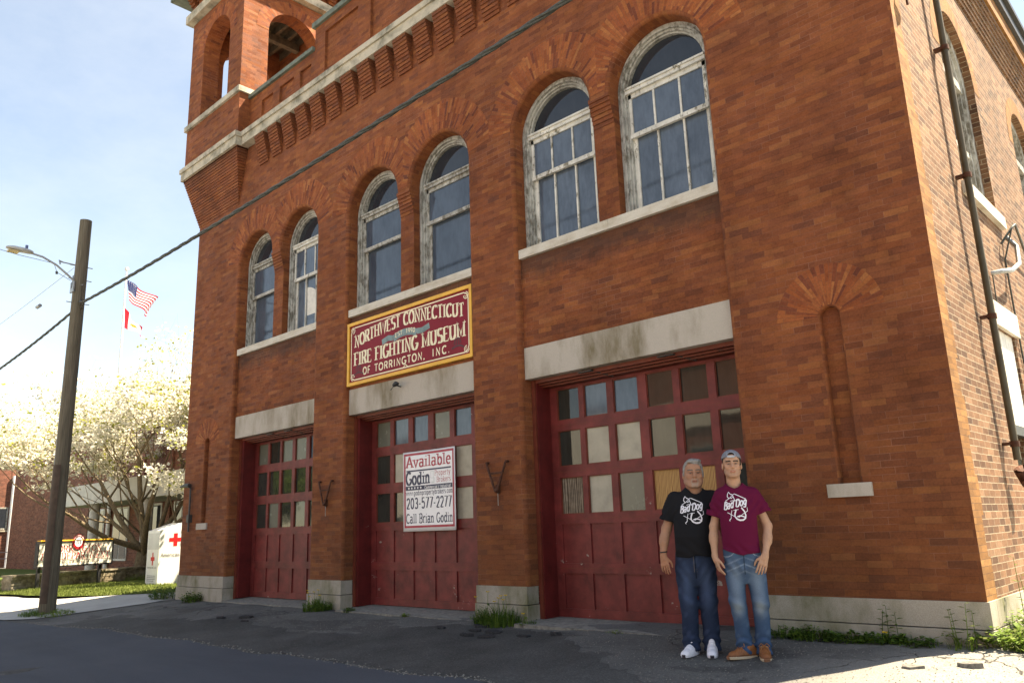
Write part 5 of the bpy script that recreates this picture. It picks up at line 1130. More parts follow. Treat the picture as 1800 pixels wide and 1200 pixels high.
# ------------------------------------------------------------------ people: signed-distance bodies turned into one continuous mesh each
class SDF:
    def __init__(s, lo, hi, h):
        s.lo = np.array(lo, float); s.h = h; n = np.ceil((np.array(hi)-s.lo)/h).astype(int)+1; s.n = n
        s.ax = [s.lo[i]+h*np.arange(n[i]) for i in range(3)]; s.f = np.full(n, .25, np.float32)
    def sl(s, a, b):
        i0 = np.maximum(np.floor((np.array(a)-s.lo)/s.h).astype(int), 0); i1 = np.minimum(np.ceil((np.array(b)-s.lo)/s.h).astype(int)+1, s.n)
        S = tuple(slice(int(p), int(max(q, p))) for p, q in zip(i0, i1)); X, Y, Z = np.meshgrid(*[s.ax[i][S[i]] for i in range(3)], indexing='ij', sparse=True); return S, X, Y, Z
    def comb(s, S, d, k, op):
        a = s.f[S]; d = d.astype(np.float32)
        if op == 'u':
            if k <= 0: s.f[S] = np.minimum(a, d)
            else: h = np.clip(.5+.5*(a-d)/k, 0, 1); s.f[S] = a*(1-h)+d*h-k*h*(1-h)
        elif op == 's':
            d = -d
            if k <= 0: s.f[S] = np.maximum(a, d)
            else: h = np.clip(.5-.5*(a-d)/k, 0, 1); s.f[S] = a*(1-h)+d*h+k*h*(1-h)
        else: s.f[S] = np.maximum(a, d)
    def cone(s, a, b, r1, r2, k=.02, op='u', sc=(1, 1, 1)):
        a = np.array(a, float); b = np.array(b, float); m = max(r1, r2)/min(sc)*1.0+k+.02
        S, X, Y, Z = s.sl(np.minimum(a, b)-m, np.maximum(a, b)+m); d = (b-a)*sc; L2 = max(d@d, 1e-9)
        px, py, pz = (X-a[0])*sc[0], (Y-a[1])*sc[1], (Z-a[2])*sc[2]; t = np.clip((px*d[0]+py*d[1]+pz*d[2])/L2, 0, 1)
        s.comb(S, np.sqrt((px-t*d[0])**2+(py-t*d[1])**2+(pz-t*d[2])**2)-(r1+(r2-r1)*t), k, op); return s
    def ell(s, c, r, k=.015, op='u'):
        c = np.array(c, float); r = np.array(r, float); S, X, Y, Z = s.sl(c-r-k-.03, c+r+k+.03)
        q = np.sqrt(((X-c[0])/r[0])**2+((Y-c[1])/r[1])**2+((Z-c[2])/r[2])**2); q2 = np.sqrt(((X-c[0])/r[0]**2)**2+((Y-c[1])/r[1]**2)**2+((Z-c[2])/r[2]**2)**2)+1e-6
        s.comb(S, q*(q-1)/q2, k, op); return s
    def loft(s, keys, k=.02, op='u', p=2.4):
        """keys: (z, centre x, centre y, half width, half depth)"""
        K = np.array(sorted(keys)); z0, z1 = K[0, 0], K[-1, 0]; m = K[:, 3:].max()+.06
        S, X, Y, Z = s.sl((K[:, 1].min()-m, K[:, 2].min()-m, z0-.06), (K[:, 1].max()+m, K[:, 2].max()+m, z1+.06)); zc = np.clip(Z, z0, z1)
        g = [np.interp(zc, K[:, 0], K[:, i]) for i in range(1, 5)]
        q = (np.abs((X-g[0])/g[2])**p+np.abs((Y-g[1])/g[3])**p)**(1/p); d = (q-1)*np.minimum(g[2], g[3])*1.0
        dz = np.maximum(z0-Z, Z-z1); d = np.where(dz > 0, np.sqrt(np.maximum(d, 0)**2+dz**2), np.maximum(d, dz)); s.comb(S, d, k, op); return s
    def half(s, fn):
        X, Y, Z = np.meshgrid(*s.ax, indexing='ij', sparse=True); s.f = np.maximum(s.f, fn(X, Y, Z).astype(np.float32)); return s
    def disp(s, fn):
        X, Y, Z = np.meshgrid(*s.ax, indexing='ij', sparse=True); s.f = s.f+fn(X, Y, Z).astype(np.float32); return s
    def mesh(s, name, mat, parent, color=None):
        f = s.f; f = np.pad(f, 1, constant_values=.2); lo = s.lo-s.h; sg = f < 0; n = np.array(f.shape)-1
        cnt = np.zeros(n, np.int8)
        for dx in (0, 1):
            for dy in (0, 1):
                for dz in (0, 1): cnt += sg[dx:dx+n[0], dy:dy+n[1], dz:dz+n[2]]
        act = (cnt > 0) & (cnt < 8); idx = np.full(n, -1, np.int64); ii = np.argwhere(act); idx[act] = np.arange(len(ii))
        acc = np.zeros((len(ii), 3)); num = np.zeros(len(ii))
        cor = [(a, b, c) for a in (0, 1) for b in (0, 1) for c in (0, 1)]
        for c0 in cor:
            for c1 in cor:
                if sum(abs(p-q) for p, q in zip(c0, c1)) != 1 or c0 > c1: continue
                v0 = f[ii[:, 0]+c0[0], ii[:, 1]+c0[1], ii[:, 2]+c0[2]]; v1 = f[ii[:, 0]+c1[0], ii[:, 1]+c1[1], ii[:, 2]+c1[2]]
                m = (v0 < 0) != (v1 < 0); t = np.where(m, v0/np.where(m, v0-v1, 1), 0)[:, None]
                acc += np.where(m[:, None], np.array(c0)+(np.array(c1)-np.array(c0))*t, 0); num += m
        V = lo+(ii+acc/np.maximum(num, 1)[:, None])*s.h; F = []
        for ax in range(3):
            e = [slice(None)]*3; e1 = list(e); e0 = list(e); e0[ax] = slice(0, -1); e1[ax] = slice(1, None)
            A, B = sg[tuple(e0)], sg[tuple(e1)]; E = np.argwhere(A != B); u, v = (ax+1) % 3, (ax+2) % 3
            ok = (E[:, u] > 0) & (E[:, v] > 0) & (E[:, u] < n[u]) & (E[:, v] < n[v]) & (E[:, ax] < n[ax]); E = E[ok]
            du = np.zeros(3, int); du[u] = 1; dw = np.zeros(3, int); dw[v] = 1
            q = [E-du-dw, E-dw, E, E-du]; Q = np.stack([idx[w[:, 0], w[:, 1], w[:, 2]] for w in q], 1); fl = A[E[:, 0], E[:, 1], E[:, 2]]
            Q = np.where(fl[:, None], Q, Q[:, ::-1]); F.append(Q)
        F = np.concatenate(F); F = F[(F >= 0).all(1)]
        me = bpy.data.meshes.new(name); me.vertices.add(len(V)); me.vertices.foreach_set('co', V.astype(np.float32).ravel())
        me.loops.add(F.size); me.loops.foreach_set('vertex_index', F.astype(np.int32).ravel()); me.polygons.add(len(F)); me.polygons.foreach_set('loop_start', np.arange(0, F.size, 4, dtype=np.int32)); me.polygons.foreach_set('loop_total', np.full(len(F), 4, np.int32))
        me.polygons.foreach_set('use_smooth', np.ones(len(F), bool)); me.update(calc_edges=True); me.validate(); me.materials.append(mat)
        if color is not None:
            at = me.color_attributes.new('tone', 'FLOAT_COLOR', 'POINT'); c = np.ones((len(V), 4), np.float32); c[:, :3] = color(V); at.data.foreach_set('color', c.ravel())
        o = bpy.data.objects.new(name, me); C.objects.link(o); o.parent = parent; return o
def tone_mat(name, rough=.6, spec=.3, sss=0.0, weave=0, wamp=.25):
    g = N(name); a = g.n('Attribute', _attribute_name='tone'); c = a.outputs['Color']
    f = g.noise(weave or 40, 4, .65); c = g.mix(wamp, c, g.ramp(f, [(.3, .55), (.7, 1.35)]), 'MULTIPLY'); g.out(c, rough, spec)
    if sss: g.b.inputs['Subsurface Weight'].default_value = sss; g.b.inputs['Subsurface Radius'].default_value = (.012, .005, .003); g.b.inputs['Subsurface Scale'].default_value = .6
    if weave: g.bump(f, .25, .002)
    return g.m
skin_m = tone_mat('skin', .58, .28, .05, 0, .2); cloth_m = tone_mat('shirt_cotton', .85, .15, 0, 260, .18); denim_m = tone_mat('denim', .85, .15, 0, 190, .35); hair_m = tone_mat('hair', .6, .3, 0, 120, .5); shoe_m = tone_mat('shoe_material', .5, .3, 0, 60, .15)
print_m = plain('white_shirt_print', (.78, .76, .80), .7, .06, 20)
def sm(x, a, b): t = np.clip((x-a)/(b-a), 0, 1); return t*t*(3-2*t)
def mixc(c, m, col): return c*(1-m[:, None])+np.array(col)*m[:, None]
def fold(X, Y, Z, s=1.0):
    return (np.sin(X*31*s+np.sin(Z*17*s)*1.3+Y*9)+np.sin(Z*26*s+np.sin(X*13*s+1.7)*1.6-Y*12)+.6*np.sin(X*57*s-Z*41*s+np.sin(Z*9*s)*2))/2.6

def add_hand(S, wr, fd, pn, th, s=1.0, curl=.5, spread=.12):
    """palm, four bent fingers of different length and a thumb; fd finger direction, pn palm normal, th towards the thumb side"""
    wr, fd, pn, th = [np.array(v, float) for v in (wr, fd, pn, th)]; fd /= np.linalg.norm(fd); th -= fd*(th@fd); th /= np.linalg.norm(th); n_ = np.cross(fd, th); n_ = n_ if n_@pn > 0 else -n_; pn = n_
    P = lambda a, b, c: wr+(fd*a+th*b+pn*c)*s
    for b in (-.026, -.009, .009, .026): S.cone(P(.012, b*.72, 0), P(.088, b*1.12, .002), .0155*s, .0125*s, .012)
    S.cone(P(-.01, 0, 0), P(.03, 0, 0), .026*s, .024*s, .02, sc=(1, 1, 1))
    S.cone(P(.03, .020, .010), P(.055, .034, .014), .018*s, .015*s, .012)
    for q, (b, L, c) in enumerate(((.0300, .94, .8), (.0102, 1.04, .9), (-.0102, .97, 1.0), (-.0300, .78, 1.15))):
        p = P(.090, b*1.12, .001); ang = curl*c*.55; dr = fd+th*b*spread*18*.3
        for j, (l, r0, r1) in enumerate(((.044, .0098, .0090), (.027, .0090, .0083), (.023, .0083, .0068))):
            dd = dr*math.cos(ang)+pn*math.sin(ang); dd = dd/np.linalg.norm(dd); e = p+dd*l*L*s; S.cone(p, e, r0*s, r1*s, .0035); p = e; ang += curl*c*(.75 if j == 0 else .5)
    a, b_, c_ = P(.032, .030, .010), P(.062, .056, .022), P(.092, .064, .032); e = P(.116, .064, .038)
    S.cone(a, b_, .0145*s, .0115*s, .008); S.cone(b_, c_, .0115*s, .0100*s, .003); S.cone(c_, e, .0100*s, .0078*s, .003)

def add_head(S, o, s, turn=0.0, tilt=0.0, jaw=1.0, nose=1.0):
    ct, st = math.cos(turn), math.sin(turn)
    def H(x, y, z): return (o[0]+s*(x*ct-y*st)+tilt*s*z, o[1]+s*(x*st+y*ct), o[2]+s*z)
    E = lambda c, r, k=.012, op='u': S.ell(H(*c), tuple(v*s for v in r), k*s, op)
    K = lambda a, b, r1, r2, k=.008, op='u': S.cone(H(*a), H(*b), r1*s, r2*s, k*s, op)
    E((0, .012, .150), (.0755, .094, .086)); E((0, -.022, .088), (.0665*jaw, .066, .082), .02); E((0, -.036, .050), (.0585*jaw, .052, .046), .02); E((0, -.074, .014), (.027*jaw, .018, .017), .018)
    for q in (-1, 1):
        K((q*.056*jaw, -.002, .052), (q*.030*jaw, -.062, .018), .018, .016, .03); E((q*.041, -.066, .094), (.022, .018, .020), .024)
        E((q*.079, .012, .103), (.010, .021, .032), .006); E((q*.083, .006, .088), (.007, .010, .012), .006)
    K((-.042, -.078, .136), (.042, -.078, .136), .011, .011, .012); E((0, -.070, .160), (.055, .022, .035), .02)
    for q in (-1, 1): E((q*.0315, -.1035, .119), (.0165, .013, .0100), .012, 's')
    for q in (-1, 1): E((q*.0315, -.0825, .118), (.0130, .0110, .0090), .004)
    K((0, -.088, .128), (0, -.112*nose, .089), .0075, .0125, .008)
    for q in (-1, 1): E((q*.0125, -.098, .085), (.0085, .010, .0075), .005)
    E((0, -.086, .060), (.026, .016, .018), .010); K((-.021, -.091, .0535), (.021, -.091, .0535), .0050, .0050, .004); K((-.017, -.091, .0445), (.017, -.091, .0445), .0060, .0060, .004); K((-.019, -.0995, .0492), (.019, -.0995, .0492), .0022, .0022, .003, 's')
    for q in (-1, 1): K((q*.020, -.098, .080), (q*.031, -.088, .055), .0022, .0018, .006, 's')
    K((0, .020, .06), (0, .040, -.13), .061*max(jaw, .95), .064, .03)
    return H
def head_paint(V, o, s, turn, tilt, base, kind):
    ct, st = math.cos(turn), math.sin(turn); z = (V[:, 2]-o[2])/s; dx = (V[:, 0]-o[0])/s-tilt*z; dy = (V[:, 1]-o[1])/s; x = dx*ct+dy*st; y = -dx*st+dy*ct
    c = np.tile(np.array(base, float), (len(V), 1)); fr = y < -.045; n1 = fold(V[:, 0], V[:, 1], V[:, 2], 1.6)
    c *= (1+.05*n1)[:, None]; hd = z > -.03
    red = np.exp(-((np.abs(x)-.042)/.02)**2-((z-.09)/.022)**2)*fr+np.exp(-(x/.014)**2-((z-.088)/.014)**2)*fr; c = mixc(c, np.clip(red*.16, 0, 1), (base[0]*1.15, base[1]*.72, base[2]*.7))
    lips = (np.abs(x) < .024) & (np.abs(z-.0492) < .0075*(1-(x/.026)**2)+.001) & fr & (y < -.07); c[lips] = (base[0]*.92, base[1]*.55, base[2]*.55)
    mouth = (np.abs(x) < .020) & (np.abs(z-.0492) < .0016) & fr; c[mouth] = (.10, .03, .025)
    if kind == 'smile':
        te = (np.abs(x) < .013) & (np.abs(z-.0495) < .0020) & fr; c[te] = (.55, .48, .42)
    for q in (-1, 1):
        soc = np.exp(-((x-q*.031)/.017)**2-((z-.121)/.010)**2)*fr*.55; c = mixc(c, soc, (base[0]*.40, base[1]*.33, base[2]*.30))  # shade of the eye socket painted into the skin tone
        ex, ez = (x-q*.0315)/.0125, (z-.1172)/.0044; eye = (ex**2+ez**2 < 1) & fr & (y < -.055); c[eye] = (.20, .15, .13)
        ir = (np.hypot(x-q*.0315, z-.1176) < .0050) & (np.abs(z-.1174) < .0034) & fr; c[ir] = (.03, .02, .015)
        lid = (np.abs(np.hypot(ex, ez*1.0)-1.08) < .16) & (z > .1175) & fr; c[lid] = (.10, .055, .04)
        bz = .1375+.004*np.cos((x-q*.032)/.022); br = (np.abs(x-q*.032) < .023) & (np.abs(z-bz) < .0056) & fr
        c[br] = (.040, .025, .016) if kind == 'smile' else (.13, .10, .085)
    if kind == 'goatee':
        g = (z < .040) & (np.abs(x) < .027) & (y < -.058) & (z > -.004); g |= (np.abs(np.abs(x)-.026) < .005) & (z > .03) & (z < .062) & fr & (y < -.06); g |= (z > .0585) & (z < .067) & (np.abs(x) < .027) & fr & (y < -.065)
        m = g.astype(float)*(.72+.25*n1); c = mixc(c, np.clip(m*.8, 0, 1), (.36, .295, .245))
        st_ = (z < .075) & (z > -.01) & hd & (y < .0) & ~g; c = mixc(c, st_*.18, (.25, .2, .17))
    else:
        st_ = (z < .066) & (z > -.012) & (y < .0) & ~lips; c = mixc(c, st_*.22, (.17, .11, .08))
    return c, x, y, z

def graphic(shirt, cx, cz, w, h, root_rot):
    """white line print laid on the cloth by casting rays from the front"""
    me = shirt.data; bv = BVHTree.FromPolygons([v.co[:] for v in me.vertices], [p.vertices[:] for p in me.polygons])
    def P(a, b, d):
        x = cx+(a-.5)*w; z = cz+(b-.5)*h; hit = bv.ray_cast(Vector((x, -1, z)), Vector((0, 1, 0)))[0]; y = hit.y if hit else 0; return (x, y-.0025-d*2, z)
    m = MB(); T = lambda v: (lambda tx, ty: v)
    def rb(pts, v):
        out = []
        for p, q in zip(pts[:-1], pts[1:]):
            k = max(1, int(math.hypot(q[0]-p[0], q[1]-p[1])/.06)); out += [(p[0]+(q[0]-p[0])*t/k, p[1]+(q[1]-p[1])*t/k) for t in range(k)]
        ribbon(m, out+[pts[-1]], T(v), P, 0)
    rb([(.457, .925), (.93, .735)], .026); rb([(.10, .60), (.06, .56), (.07, .70), (.22, .77), (.44, .925)], .022)
    rb([(.22, .77), (.15, .84), (.17, .92), (.22, .99), (.29, .92), (.36, .90), (.40, .84), (.33, .78), (.26, .80)], .030); rb([(.40, .84), (.44, .74), (.47, .66)], .03)
    write(m, 'Bad', P, -.04, .395, .25, .42, .17, .13, False, .05, 0, .24, lambda t: .08*t); write(m, 'Dog', P, .46, .475, .25, .47, .17, .13, False, .05, 0, .24, lambda t: .08*t)
    rb([(.26, .68), (.34, .70), (.40, .69), (.50, .705), (.60, .70), (.68, .715)], .020); rb([(.36, .375), (.58, .40)], .018)
    rb([(.48, .40), (.42, .28), (.40, .18), (.48, .09), (.60, .045), (.74, .05), (.84, .11), (.86, .20), (.82, .33), (.70, .46)], .055); rb([(.50, .16), (.62, .19), (.74, .17), (.82, .14)], .04)
    rb([(.10, .31), (.30, .22), (.50, .11)], .020); rb([(.94, .46), (.95, .34), (.72, .23), (.56, .13)], .020); rb([(.30, .38), (.25, .24), (.24, .12), (.16, .05), (.19, .02)], .024)
    o = m.build('shirt_print', print_m, shirt, local=True); return o

def make_shoe(parent, name, pos, rot, s, kind):
    S = SDF((-.09, -.24, -.01), (.09, .16, .17), .0042)
    S.loft([(0.004, 0, -.04, .046, .150), (.022, 0, -.04, .050, .156), (.036, 0, -.038, .048, .152)], .008, 'u', 2.6)
    S.cone((0, .070, .055), (0, -.135, .042), .043, .036, .03, sc=(.92, 1, 1)); S.cone((0, .062, .065), (0, .045, .118), .046, .044, .03); S.cone((0, .02, .085), (0, -.06, .062), .040, .038, .03)
    if kind == 'sneaker': S.cone((0, -.015, .112), (0, .005, .150), .028, .024, .015, sc=(1, 1.5, 1)); S.ell((0, -.155, .035), (.040, .040, .028), .02)
    S.cone((0, .05, .125), (0, .045, .20), .036, .036, .006, 's')
    S.half(lambda X, Y, Z: .002-Z+0*X+0*Y)
    S.half(lambda X, Y, Z: np.abs(X)-(.050-.012*np.clip((Y+.0)/.1, 0, 1)-.010*np.clip((-.12-Y)/.06, 0, 1))+0*Z)
    S.disp(lambda X, Y, Z: .0016*np.sin(Z*420)*(Z < .034)+.0012*np.sin(Y*160)*(Z > .05)*(Y < -.02)+0*X)
    def col(V):
        x, y, z = V.T
        if kind == 'sneaker':
            c = np.tile(np.array((.76, .75, .80)), (len(V), 1)); seam = (np.abs(np.sin(y*55+z*38)) < .10) & (z > .04); c[seam] = (.55, .55, .62)
            a = np.abs(x) > .028
            t1 = a & (np.abs(z-(.040+.55*(y+.01))) < .0055) & (y > -.01) & (y < .06); t2 = a & (np.abs(z-(.040-.9*(y+.01))) < .006) & (y > -.035) & (y < -.008); c[t1 | t2] = (.03, .03, .07)
            c[(y < -.178) & (z < .036) & (np.abs(x) < .018)] = (.035, .03, .04); c[(z < .010)] = (.25, .25, .28); c[(y > .085) & (z > .05) & (z < .075)] = (.1, .1, .16); c[(z > .138)] = (.68, .68, .74)
        else:
            c = np.tile(np.array((.24, .085, .028)), (len(V), 1)); c *= (1+.18*fold(x, y, z, 2.2))[:, None]; c[z < .033] = (.52, .43, .31); c[z < .012] = (.30, .22, .15); c[np.abs(z-.040) < .0025] = (.12, .045, .018)
            c[(y < -.175) & (z < .034) & (np.abs(x) < .028)] = (.22, .10, .05)
            ey = (np.abs(np.abs(x)-.026) < .005) & (np.abs(np.sin((y+.01)*115)) < .35) & (y > -.06) & (y < .03) & (z > .06); c[ey] = (.55, .45, .3)
        return c
    o = S.mesh(name, shoe_m, parent, col); o.location = pos; o.rotation_euler.z = rot; o.scale = (s, s, s)
    lm = MB()
    lc = print_m if kind == 'sneaker' else bpy.data.materials['lace_leather']
    for k in range(4):
        y = -.015-.020*k; z = .125-.0155*k if kind == 'sneaker' else .117-.014*k
        lm.tube([(-.026, y-.004, z-.012), (-.01, y, z+.002), (.01, y+.003, z+.002), (.026, y-.004, z-.012)], .0034, 5)
    if kind != 'sneaker':
        for q in (-1, 1): lm.tube([(0, -.01, .122), (q*.025, -.025, .142), (q*.048, -.035, .120), (q*.03, -.03, .108), (0, -.012, .120)], .0034, 5); lm.tube([(0, -.012, .120), (q*.03, -.06, .105), (q*.045, -.075, .070)], .003, 5)
    lm.build('lace', lc, o, local=True); return o
plain('lace_leather', (.33, .14, .05), .6, .15, 30)

def person(base, n, label):
    n = Vector((n[0], n[1], 0)).normalized(); rz = math.atan2(-n.x*-1 if False else n.x, -n.y); p = empty('person', base, label, 'person', None, rz); return p

# --- the grey haired man in black
def man_black():
    b = (-2.40, -.99); zg = -.105; n = CAM-Vector((b[0], b[1], 0)); P = person((b[0], b[1], zg), n, 'grey haired man with goatee in a black printed T-shirt, dark jeans and white sneakers')
    ho = (.082, -.015, 1.640); hs = 1.235; tu, ti = .10, .02; sk = (.40, .205, .125)
    S = SDF((-.40, -.26, .05), (.47, .24, 1.97), .0052)
    S.loft([(.85, .03, .02, .15, .10), (1.10, .035, .01, .165, .115), (1.40, .055, .01, .165, .095), (1.50, .06, .02, .12, .06), (1.58, .07, .03, .06, .05)], .02)
    for hx, kx, ax in ((-.055, -.058, -.065), (.115, .125, .128)): S.cone((hx, .02, .86), (kx, .0, .50), .075, .055, .03); S.cone((kx, .0, .50), (ax, .03, .09), .050, .036, .02)
    # right arm (left in the picture) hanging, left arm hidden behind the younger man
    S.cone((-.14, .01, 1.50), (-.226, .02, 1.235), .046, .051, .02); S.cone((-.232, .02, 1.235), (-.268, -.015, 1.10), .050, .047, .02); S.cone((-.262, -.005, 1.14), (-.280, -.035, .975), .047, .031, .02)
    add_hand(S, (-.281, -.038, .965), (.10, -.10, -1), (.25, .9, -.1), (1, -.15, 0), 1.03, .50)
    S.cone((.25, .02, 1.50), (.345, .05, 1.235), .046, .050, .02); S.cone((.345, .05, 1.235), (.375, .02, .985), .046, .030, .02); add_hand(S, (.376, .018, .972), (0, -.1, -1), (-.8, .4, 0), (-.3, -1, 0), 1.1, .5)
    add_head(S, ho, hs, tu, ti, 1.10, 1.03)
    def col(V):
        c, *_ = head_paint(V, ho, hs, tu, ti, sk, 'goatee'); hd = V[:, 2] < 1.02; c[hd] *= np.array((1.06, .98, .95)); return c
    S.mesh('body', skin_m, P, col)
    # hair
    S = SDF((-.10, -.19, 1.66), (.28, .17, 1.99), .0048); H = lambda x, y, z: (ho[0]+hs*(x+ti*z), ho[1]+hs*(y+x*.1), ho[2]+hs*z)
    S.ell(H(0, .014, .152), (.0825*hs, .103*hs, .092*hs), 0)
    S.ell(H(-.062, .0, .115), (.024*hs, .05*hs, .05*hs), .012); S.ell(H(.062, .0, .115), (.024*hs, .05*hs, .05*hs), .012); S.ell(H(.012, -.050, .216), (.060*hs, .040*hs, .022*hs), .03)
    S.half(lambda X, Y, Z: (np.maximum(.193-2.4*np.maximum((Y-ho[1])/hs+.052, 0), .060)-(Z-ho[2])/hs-.012*np.sin((X-ho[0])/hs*60))*hs)
    S.disp(lambda X, Y, Z: .0022*np.sin(X*260+np.sin(Z*60+Y*50)*2)*np.sin(Y*60+Z*40))
    S.mesh('hair', hair_m, P, lambda V: mixc(np.tile(np.array((.30, .29, .275)), (len(V), 1)), np.clip(sm(fold(*V.T, 3.0), -.2, .7)*.6+sm(V[:, 2], 1.88, 1.96)*.5, 0, 1), (.12, .115, .11)))
    # shirt
    S = SDF((-.34, -.26, .92), (.46, .26, 1.68), .0062)
    S.loft([(.90, .028, -.005, .212, .160), (1.0, .030, -.012, .214, .172), (1.15, .036, -.018, .214, .178), (1.30, .048, -.010, .212, .160), (1.43, .058, .0, .208, .142), (1.52, .060, .012, .190, .116), (1.575, .066, .018, .150, .096), (1.625, .074, .024, .108, .086), (1.645, .078, .026, .092, .082)], .03, 'u', 2.5)
    for a, c_, e in (((-.125, .012, 1.535), (-.232, .02, 1.30), (-.245, .015, 1.20)), ((.25, .02, 1.53), (.345, .045, 1.30), (.36, .04, 1.22))):
        S.cone(a, c_, .080, .080, .05); S.cone(c_, e, .080, .084, .03)
    S.half(lambda X, Y, Z: np.where(X < -.155, (1.315-.25*(X+.23)-Z)*.95, np.where(X > .285, (1.30+.25*(X-.34)-Z)*.95, .955+.01*np.sin(X*20)-Z))+0*Y)
    S.cone((ho[0], .012, 1.58), (ho[0]-.003, -.04, 1.71), .074, .088, .006, 's')
    S.cone((ho[0]-.01, -.14, 1.645), (ho[0]-.01, -.08, 1.650), .022, .022, .02, 's')
    S.disp(lambda X, Y, Z: .0062*fold(X, Y, Z, .62)+.0045*np.sin((X*.6+Z)*52+np.sin(X*19)*1.4)*np.exp(-((Z-1.02)/.10)**2)+.004*np.sin((X*1.4-Z)*60)*np.exp(-((Z-1.40)/.07)**2)*(np.abs(X-.05) > .13))
    S.cone((-.225, .015, 1.36), (-.262, -.01, 1.18), .054, .054, .004, 's')
    sh = S.mesh('tshirt', cloth_m, P, lambda V: np.tile(np.array((.012, .012, .014)), (len(V), 1)))
    graphic(sh, .048, 1.412, .235, .285, 0)
    # jeans
    S = SDF((-.26, -.24, .03), (.32, .24, 1.03), .0056)
    S.loft([(.66, .03, .015, .165, .085), (.73, .03, .018, .186, .122), (.80, .03, .018, .198, .150), (.90, .028, .01, .198, .152), (1.0, .030, .0, .190, .145)], .03, 'u', 2.5)
    for hx, kx, ax, q in ((-.068, -.062, -.070, 1), (.128, .128, .135, -1)):
        S.cone((hx, .015, .80), (kx, -.005, .50), .110, .090, .022); S.cone((kx, -.005, .50), (ax, .03, .10), .088, .080, .03); S.cone((ax, .02, .14), (ax+.004*q, .0, .06), .083, .086, .02)
    S.half(lambda X, Y, Z: np.maximum(.045+.25*(Y+.05)*(Y > -.05)*0-Z, Z-1.0)+0*X)
    S.disp(lambda X, Y, Z: .0052*fold(X, Y, Z, .8)*(.4+.6*(Z < .9))+.0075*np.sin(Z*75+np.sin(X*30)*1.2+Y*18)*np.exp(-((Z-.13)/.085)**2)+.0045*np.sin(Z*48+X*22)*np.exp(-((Z-.52)/.09)**2)+.005*np.sin(np.abs(X-.03)*70-Z*40)*np.exp(-((Z-.78)/.09)**2))
    def jc(V):
        x, y, z = V.T; c = np.tile(np.array((.020, .032, .064)), (len(V), 1)); ft = sm(-y, .02, .12)
        for hx in (-.066, .128): c = mixc(c, ft*np.exp(-((x-hx)/.055)**2)*np.exp(-((z-.66)/.22)**2)*.55, (.085, .13, .23))
        c = mixc(c, sm(fold(x, y, z, 1.3), .2, .9)*.35, (.06, .09, .17)); c[(np.abs(x-.03) < .004) & (z > .74) & (y < 0)] *= .4; c = mixc(c, (np.abs(np.abs(x-.03)-.012) < .0022)*(z > .80)*(y < 0)*.5, (.2, .16, .10)); c[z < .06] *= .75; return c
    S.mesh('jeans', denim_m, P, jc)
    m = MB(); rows = []
    for k in range(25): t = 2*math.pi*k/24; rows.append([(-.2795+r*math.cos(t)*1.0, -.034+r*math.sin(t)*.95, 1.002+dz+.10*r*math.cos(t)) for r, dz in ((.034, -.005), (.040, -.006), (.041, .006), (.034, .006))])
    m.grid(rows, None, 0, True, True); m.build('wristband', black, P, local=True)
    make_shoe(P, 'sneaker', (-.070, -.035, 0), R(-24), 1.03, 'sneaker'); make_shoe(P, 'sneaker', (.128, -.055, 0), R(-3), 1.05, 'sneaker')
